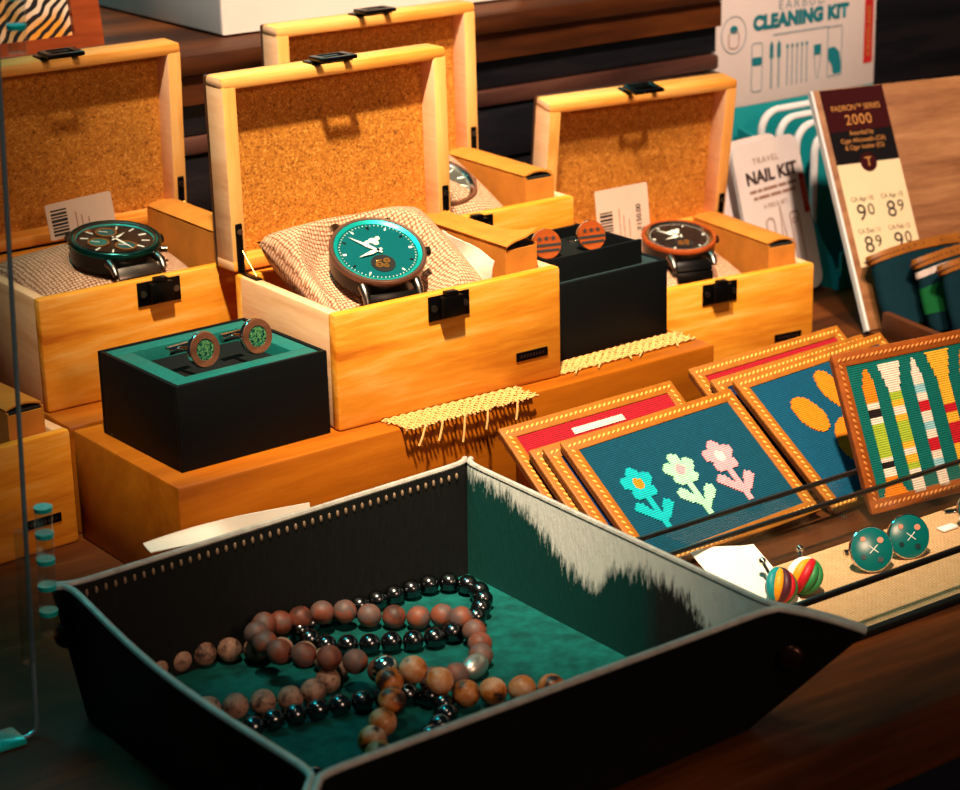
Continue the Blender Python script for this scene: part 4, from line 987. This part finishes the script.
# tissue paper strip between tray and riser
g = []
for i in range(15):
    t_ = i/14; x = -0.112 + 0.074*t_; wv = 0.0011*math.sin(5*t_+0.5)
    zt = -0.0066 + 0.0022*math.sin(2.6*t_) - 0.0042*t_; y = -0.0415 + wv
    wd = 0.0020 + 0.007*t_ if t_ < 0.42 else 0.0020 + 0.007*t_ + (zt-ZT-0.0080)*min(1, (t_-0.42)/0.2)
    g.append([(x, y - 0.0060*(1-k/7)**2 + 0.004*(k/7)*t_, zt - wd*(1-k/7)) for k in range(8)])
tag(MB().sheet(g, 0.0004).build('tissue_strip', 'paper'), 'crumpled white tissue strip between the cowhide tray and the riser', 'paper')

# ------------------------------------------------------------------ cigar box with needlepoint pouches
cm = basis((0.3770, 0.0660, ZT+0.0032), -9.6, 27.5, -0.9)
cg = thing('cigar_box', 'open wooden cigar box with a ratings label on its raised lid', 'box', (0.3770, 0.0665, ZT), -9.6)
loc_m = (T(0.3770, 0.0665, ZT) @ Matrix.Rotation(R(-9.6), 4, 'Z')).inverted() @ cm
b = MB(); b.box((0.0, 0, -0.0035), (0.24, 0.1350, 0), 0.0004, loc_m); lid = b.build('lid', 'cigar_wood', cg)
b = MB().box((-0.0016, 0, -0.0035), (-0.0001, 0.1350, -0.0001), 0, loc_m).build('lid_edge', 'white_plastic', lid, label='pale paper edge of the lid')
lx0, lx1, ht = 0.0038, 0.0450, 0.1345
def lp(x0, y0, x1, y1, m_, nm, z=0.0003): return MB().box((x0, y0, 0), (x1, y1, z), 0, loc_m).build(nm, m_, lid)
lp(lx0, ht-0.100, lx1, ht-0.0425, 'cream', 'cream_label'); lp(lx0, ht-0.0425, lx1, ht-0.024, 'black_label', 'label_panel'); lp(lx0, ht-0.024, lx1, ht, 'maroon', 'label_panel')
mid = (lx0+lx1)/2
def lt(s, dy, size, m_, x=mid, **k): return text(s, size, m_, lid, loc_m @ T(x, ht-dy, 0.0005), **k)
lt('PADRON\u2122 SERIES', 0.0112, 0.0046, 'gold_ink', sx=0.86); lt('2000', 0.0182, 0.0082, 'gold_ink', spacing=1.1)
lt('Awarded by', 0.0255, 0.0036, 'gold_ink', sx=0.9); lt('Cigar Aficionado (CA)', 0.0297, 0.0036, 'gold_ink', sx=0.9); lt('& Cigar Insider (CI)', 0.0336, 0.0036, 'gold_ink', sx=0.9)
MB().prism(circ(mid, ht-0.0425, 0.0054, 30), 0, 0.0005, loc_m).build('seal', 'maroon', lid); MB().prism(circ(mid, ht-0.0425, 0.0046, 30), 0.0005, 0.0007, loc_m).build('seal_face', 'seal_red', lid) if False else None
text('T', 0.0075, 'gold_ink', lid, loc_m @ T(mid, ht-0.0425, 0.0007))
for (tx, a, b2, x, dy) in (('CA Apr 10', '9', '0', mid-0.0098, 0.0625), ('CA Apr 15', '8', '9', mid+0.0098, 0.0625), ('CA Dec 11', '8', '9', mid-0.0098, 0.0805), ('CA Feb 12', '9', '0', mid+0.0098, 0.0805)):
    lt(tx, dy, 0.0038, 'dark_print', x, sx=0.86); lt(a, dy+0.0080, 0.0130, 'ink', x-0.0022); lt(b2, dy+0.0066, 0.0092, 'ink', x+0.0042)
lt('CA', 0.0965, 0.0038, 'dark_print', mid-0.0098)
MB().box((0.0, -0.105, 0.0), (0.24, -0.0002, 0.0025)).build('box_floor', 'cigar_dark', cg)
MB().box((0.0, -0.105, 0.0025), (0.0045, -0.011, 0.0160), 0.0004).build('side_wall', 'cigar_dark', cg); MB().box((0.2355, -0.105, 0.0025), (0.24, -0.011, 0.0160), 0.0004).build('side_wall', 'cigar_dark', cg)
MB().box((0.0045, -0.105, 0.0025), (0.2355, -0.1005, 0.0160), 0.0004).build('front_wall', 'cigar_dark', cg)

def pouch(label, loc, yaw, tilt, w_, h_, th, cloth, band=None):
    t = thing('needlepoint_pouch', label, 'pouch', mat=basis(loc, yaw, tilt), group='needlepoint pouches in the cigar box')
    def ring(z, sc=1.0, n=36):
        o = []
        for i in range(n):
            a = 2*math.pi*i/n; c, s_ = math.cos(a), math.sin(a)
            o.append((w_/2 + (w_/2)*sc*math.copysign(abs(c)**0.55, c), z, -th/2 + (th/2)*sc*math.copysign(abs(s_)**0.8, s_)))
        return o
    def loft(rings, caps=True):
        b = MB(); R_ = [[b.bm.verts.new(p) for p in r] for r in rings]
        for a, c in zip(R_, R_[1:]):
            for i in range(len(a)): b.bm.faces.new((a[i], a[(i+1) % len(a)], c[(i+1) % len(a)], c[i]))
        if caps: b.bm.faces.new(R_[0][::-1]); b.bm.faces.new(R_[-1])
        return b
    arc = 0.004
    def curve(r): return [(x, y + arc*(1-((x-w_/2)/(w_/2))**2) if y > h_*0.5 else y, z) for x, y, z in r]
    loft([ring(0, 0.93), ring(0.004, 0.99), ring(h_*0.4, 1.0), curve(ring(h_*0.8, 0.99)), curve(ring(h_-0.001, 0.97))]).build('cloth_body', cloth, t)
    if band:
        for i, (y0_, y1_, m_) in enumerate(band): loft([curve(ring(y0_, 1.012)), curve(ring((y0_+y1_)/2, 1.016)), curve(ring(y1_, 1.010))]).build('stitched_stripe', m_, t)
    tr_ = loft([curve(ring(h_-0.0046, 1.02)), curve(ring(h_-0.0022, 1.045)), curve(ring(h_+0.0006, 1.02)), curve(ring(h_+0.0006, 0.86)), curve(ring(h_-0.0005, 0.84))], True).build('leather_trim', 'leather', t, label='tan leather top trim')
    s_ = MB(); rr = curve(ring(h_-0.0021, 1.055, 72))
    for p in rr: s_.sph(p, 0.0006, 6, (1.3, 0.7, 0.7))
    s_.build('stitching', 'leather_dk', tr_)
    return t
pouch('dark teal needlepoint pouch with curved leather trim, nearest the cigar box lid', (0.3775, 0.0490, ZT+0.0090), -9, 27, 0.088, 0.0402, 0.014, 'st_pouch')
pouch('needlepoint pouch with white and green stripes, between two dark teal pouches', (0.3915, 0.0310, ZT+0.0082), -8, 25, 0.085, 0.0395, 0.012, 'st_pouch', [(0.0295, 0.0330, 'st_white'), (0.010, 0.0240, 'st_green')])
pouch('dark teal needlepoint pouch at the front of the row in the cigar box', (0.3920, 0.0140, ZT+0.0080), -8, 23, 0.085, 0.0395, 0.012, 'st_pouch')

# ------------------------------------------------------------------ kits behind the right hand watch box
ek = thing('earbud_kit_box', 'white and teal earbud cleaning kit carton at the back right', 'box', (0.4120, 0.2330, ZT))
e0 = 0.0925; et = 0.190; ew = 0.1325
MB().box((0, 0, 0), (ew, 0.018, e0), 0.0006).build('lower_carton', 'teal_card', ek, label='teal lower part of the carton')
MB().box((0, 0, e0), (ew, 0.018, et), 0.0006).build('upper_carton', 'white_card', ek, label='white printed upper part of the carton')
def et_(s, x, z, size, m_, **k): return text(s, size, m_, ek, T(x, -0.0003, z) @ XZ, **k)
def ep(poly, m_, nm): return MB().prism(poly, 0.0, 0.0003, XZ).build(nm, m_, ek)
et_('EARBUD', 0.0690, e0+0.0575, 0.0082, 'blue_print', spacing=1.35); et_('CLEANING KIT', 0.0690, e0+0.0485, 0.0112, 'teal_print', bold=0.0008, spacing=1.05)
et_('BUDS, PODS & MORE', 0.0690, e0+0.0405, 0.0034, 'blue_print') if False else ep([(0.046, e0+0.0400), (0.092, e0+0.0400), (0.092, e0+0.0408), (0.046, e0+0.0408)], 'blue_print', 'small_print')
def outline(poly, wd, m_, nm): return MB().tube([(x, -0.0002, z) for x, z in poly], wd, 5, closed=True).build(nm, m_, ek)
outline(circ(0.0145, e0+0.0440, 0.0098, 28, 1.12), 0.0003, 'blue_print', 'badge_outline'); ep(circ(0.0145, e0+0.0470, 0.0030, 16, 0.8), 'teal_print', 'badge_bud'); outline(rrect(0.0105, e0+0.036, 0.0185, e0+0.046, 0.003), 0.0003, 'brown_print', 'badge_case')
outline(rrect(0.0290, e0+0.008, 0.0375, e0+0.037, 0.002), 0.0003, 'blue_print', 'bottle_outline'); ep(rrect(0.0295, e0+0.0235, 0.0370, e0+0.0285, 0.001), 'teal_print', 'bottle_label')
for x in (0.0450, 0.0510):
    ep([(x-0.0015, e0+0.0265), (x+0.0015, e0+0.0265), (x+0.0014, e0+0.034), (x, e0+0.0370), (x-0.0014, e0+0.034)], 'teal_print', 'brush_tip'); ep([(x-0.0006, e0+0.008), (x+0.0006, e0+0.008), (x+0.0006, e0+0.0265), (x-0.0006, e0+0.0265)], 'blue_print', 'brush_handle')
for i in range(5):
    x = 0.0580 + 0.0040*i; ep([(x-0.0004, e0+0.0085), (x+0.0004, e0+0.0085), (x+0.0004, e0+0.031), (x-0.0004, e0+0.031)], 'blue_print', 'swab_stick'); ep(circ(x, e0+0.0322, 0.0009, 10, 1.6), 'teal_print', 'swab_tip')
ep([(0.0800, e0+0.0245), (0.0860, e0+0.0245), (0.0860, e0+0.0305), (0.0800, e0+0.0305)], 'teal_print', 'putty_top'); outline([(0.0802, e0+0.0242), (0.0858, e0+0.0242), (0.0838, e0+0.010), (0.0822, e0+0.010)], 0.0003, 'blue_print', 'putty_stick')
outline(rrect(0.0915, e0+0.0095, 0.1035, e0+0.040, 0.001), 0.0003, 'blue_print', 'pouch_outline'); ep([(0.0920, e0+0.027), (0.097, e0+0.0275), (0.1015, e0+0.024), (0.1030, e0+0.017), (0.1030, e0+0.0105), (0.0965, e0+0.0105), (0.0955, e0+0.016), (0.0920, e0+0.020)], 'teal_print', 'cloth_print')
rt = MB().prism([(0.1225, e0+0.014), (0.1300, e0+0.014), (0.1300, e0+0.054), (0.1225, e0+0.054)], 0, 0.0003, XZ).build('brand_tag', 'red_print', ek)
text('KIKKERLAND', 0.0052, 'gold_ink', rt, T(0.1262, -0.0005, e0+0.034) @ XZ @ Matrix.Rotation(R(90), 4, 'Z'))

kd = thing('kit_display', 'teal card counter display holding white edged nail kits', 'display', (0.4262, 0.1400, ZT))
MB().prism([(0, 0), (0.088, 0), (0.088, 0.082), (0.050, 0.072), (0.0, 0.008)], 0, 0.0016, Matrix(((0,0,1,0),(1,0,0,0),(0,1,0,0),(0,0,0,1)))).build('side_panel', 'teal_card', kd, 0)
MB().box((0.0017, 0, 0), (0.112, 0.0016, 0.022)).build('front_panel', 'teal_card', kd); MB().box((0.0017, 0.0017, 0), (0.112, 0.088, 0.0015)).build('display_base', 'teal_card', kd)
for i, (y, lab) in enumerate(((0.0740, 'white edged teal nail kit case at the back of the teal display'), (0.0590, 'white edged teal nail kit case second from the back of the teal display'), (0.0440, 'white edged teal nail kit case second from the front of the teal display'), (0.0290, 'white edged teal nail kit case at the front of the teal display'))):
    t = thing('nail_kit_case', lab, 'case', (0.4285, 0.1400+y, ZT+0.0017), 0, 'nail kit cases in the teal display')
    ww, hh = 0.090, 0.0925 - i*0.0018
    MB().prism(rrect(0.0016, 0.0016, ww-0.0016, hh-0.0016, 0.011, 7), 0.0004, 0.0050, XZ).build('case_panel', 'teal_card', t)
    pts = [(x, -0.0030, z) for x, z in rrect(0.0012, 0.0016, ww-0.0012, hh-0.0012, 0.012, 7)]
    MB().tube(pts, 0.0024, 8, closed=True).build('white_rim', 'white_plastic', t, label='white rounded rim')
def card_kit(label, m_, front):
    t = thing('nail_kit_card', label, 'card', mat=m_, group='travel nail kit cards')
    w_, h_ = 0.0505, 0.0895
    MB().prism(rrect(0, 0, w_, h_, 0.0075, 6), -0.0028, 0).build('card', 'white_card', t)
    if not front: return t
    def tx(s, x, y, size, mm, **k): return text(s, size, mm, t, T(x, y, 0.0002), **k)
    tx('TRAVEL', w_*0.47, h_-0.0105, 0.0050, 'brown_print', spacing=1.2); tx('NAIL KIT', w_*0.52, h_-0.0195, 0.0098, 'dark_print', bold=0.0004)
    lines = MB()
    for yl, xs in ((h_-0.0268, ((0.008, 0.013), (0.014, 0.017), (0.018, 0.029), (0.030, 0.036), (0.037, 0.044))), (h_-0.0308, ((0.010, 0.013), (0.014, 0.022), (0.023, 0.031), (0.032, 0.042)))):
        for x0, x1 in xs: lines.box((x0, yl-0.0009, 0), (x1, yl+0.0009, 0.0002))
    lines.build('small_print', 'brown_print', t)
    tx('6 PIECE SET', w_*0.50, h_-0.0365, 0.0036, 'brown_print')
    def ol(poly): MB().tube([(x, y, 0.0002) for x, y in poly], 0.0004, 5, closed=True).build('tool_outline', 'brown_print', t)
    ol(rrect(0.0085, 0.010, 0.0120, 0.041, 0.0012)); ol(rrect(0.0155, 0.008, 0.0215, 0.046, 0.003)); ol([(0.0250, 0.010), (0.0300, 0.010), (0.0292, 0.030), (0.0275, 0.052), (0.0258, 0.030)]); ol(rrect(0.0340, 0.008, 0.0405, 0.046, 0.0018)); ol(circ(0.0372, 0.041, 0.0016, 14))
    r_ = MB().box((w_-0.0046, h_-0.0460, 0), (w_-0.0006, h_-0.0235, 0.0003)).build('brand_tag', 'red_print', t)
    text('KIKKERLAND', 0.0027, 'gold_ink', r_, T(w_-0.0026, h_-0.0348, 0.0005) @ Matrix.Rotation(R(90), 4, 'Z'))
    return t
card_kit('white travel nail kit card standing beside the right hand watch box', basis((0.3695, 0.1440, ZT+0.0012), 0.0, 14, 3.2), True)
card_kit('white card partly hidden behind the travel nail kit card', basis((0.3625, 0.1560, ZT+0.0012), -1.0, 14, 2.4), False)

# ------------------------------------------------------------------ things on the back shelf
ZS = 0.1232
wb_ = thing('white_carton', 'large white carton on the dark shelf behind the watch boxes', 'box', (0.0925, 0.2480, ZS), 0)
MB().box((0, 0, 0.0008), (0.19, 0.16, 0.12), 0.001).build('carton', 'bigbox_white', wb_)
MB().box((0.0005, -0.0006, 0.001), (0.1895, 0.0004, 0.1195)).build('front_label', 'bigbox_peach', wb_, label='pale peach front face')
MB().box((0.003, 0.003, 0), (0.187, 0.157, 0.0012)).build('base_shadow_strip', 'leather_black', wb_)  # dark strip stands for the shadow under the carton
pf = thing('picture_frame', 'reddish wooden picture frame with a zebra stripe print on the shelf', 'picture', mat=basis((-0.130, 0.2560, ZS+0.0006), 0.5, 9, 0))
fw, fh, fb = 0.162, 0.13, 0.0150
b = MB()
for poly in ([(0, 0), (fw, 0), (fw-fb, fb*0.55), (fb, fb*0.55)], [(fw, 0), (fw, fh), (fw-fb, fh-fb), (fw-fb, fb*0.55)], [(0, 0), (fb, fb*0.55), (fb, fh-fb), (0, fh)], [(0, fh), (fb, fh-fb), (fw-fb, fh-fb), (fw, fh)]):
    b.prism(poly, -0.010, 0.0)
b.build('frame', 'frame_wood', pf, 0)
pm = MB().box((fb-0.004, -0.0040, fb*0.5), (fw-fb+0.004, -0.0030, fh-fb+0.004)).build('print', 'zebra', pf, 0, label='zebra stripe print')
pm.matrix_local = Matrix(((1,0,0,0),(0,0,1,0),(0,-1,0,-0.0075),(0,0,0,1)))

# ------------------------------------------------------------------ acrylic case front at the left edge
ac = thing('acrylic_case', 'clear acrylic case corner with a knuckled hinge at the left edge', 'case', (-0.1770, -0.0813, ZT), 0)
sl = math.tan(R(2.2))
def slant(z): return T(0, 0, 0) @ Matrix(((1,0,sl,0),(0,1,0,0),(0,0,1,0),(0,0,0,1)))
sm = slant(0)
MB().prism(rrect(-0.16, 0.0002, 0.0, 0.285, 0.004, 5), -0.0015, 0.0015, sm @ XZ).build('door_panel', 'acrylic', ac)
ed = [(-0.16, 0, 0.0008), (-0.004, 0, 0.0008), (-0.0009, 0, 0.0022), (-0.0003, 0, 0.006), (-0.0003, 0, 0.285)]
MB().tube([sm @ Vector(p) for p in ed], 0.0009, 8).build('panel_edge', 'acrylic_edge', ac, label='grey polished edge')
for zc in (0.0610, 0.2600):
    hg = MB().box((-0.012, -0.004, zc-0.024), (0.0055, -0.0018, zc+0.024), 0.0008, sm).build('hinge_plate', 'acrylic', ac)
    for i in range(5):
        z0_ = zc-0.0225 + i*0.0094
        MB().cyl(sm @ Vector((0.0045, -0.0045, z0_)), sm @ Vector((0.0045, -0.0045, z0_+0.0082)), 0.0030, n=18).build('hinge_knuckle', 'acrylic_clear_bright', hg)
        MB().cyl(sm @ Vector((0.0045, -0.0045, z0_+0.0074)), sm @ Vector((0.0045, -0.0045, z0_+0.0090)), 0.0032, n=18).build('knuckle_glint', 'knuckle', hg, label='added ring painted as a teal highlight on the hinge')  # ring added to carry a painted highlight
    MB().cyl(sm @ Vector((-0.0045, -0.0055, zc-0.030)), sm @ Vector((-0.0045, -0.0055, zc+0.018)), 0.0022, n=14).build('hinge_pin', 'acrylic_clear_bright', hg)
MB().box((-0.018, -0.005, 0.0002), (-0.006, 0.008, 0.0025), 0.001, sm).build('foot', 'knuckle', ac, label='teal highlight painted on an added foot')  # foot coloured as the teal highlight at the case bottom
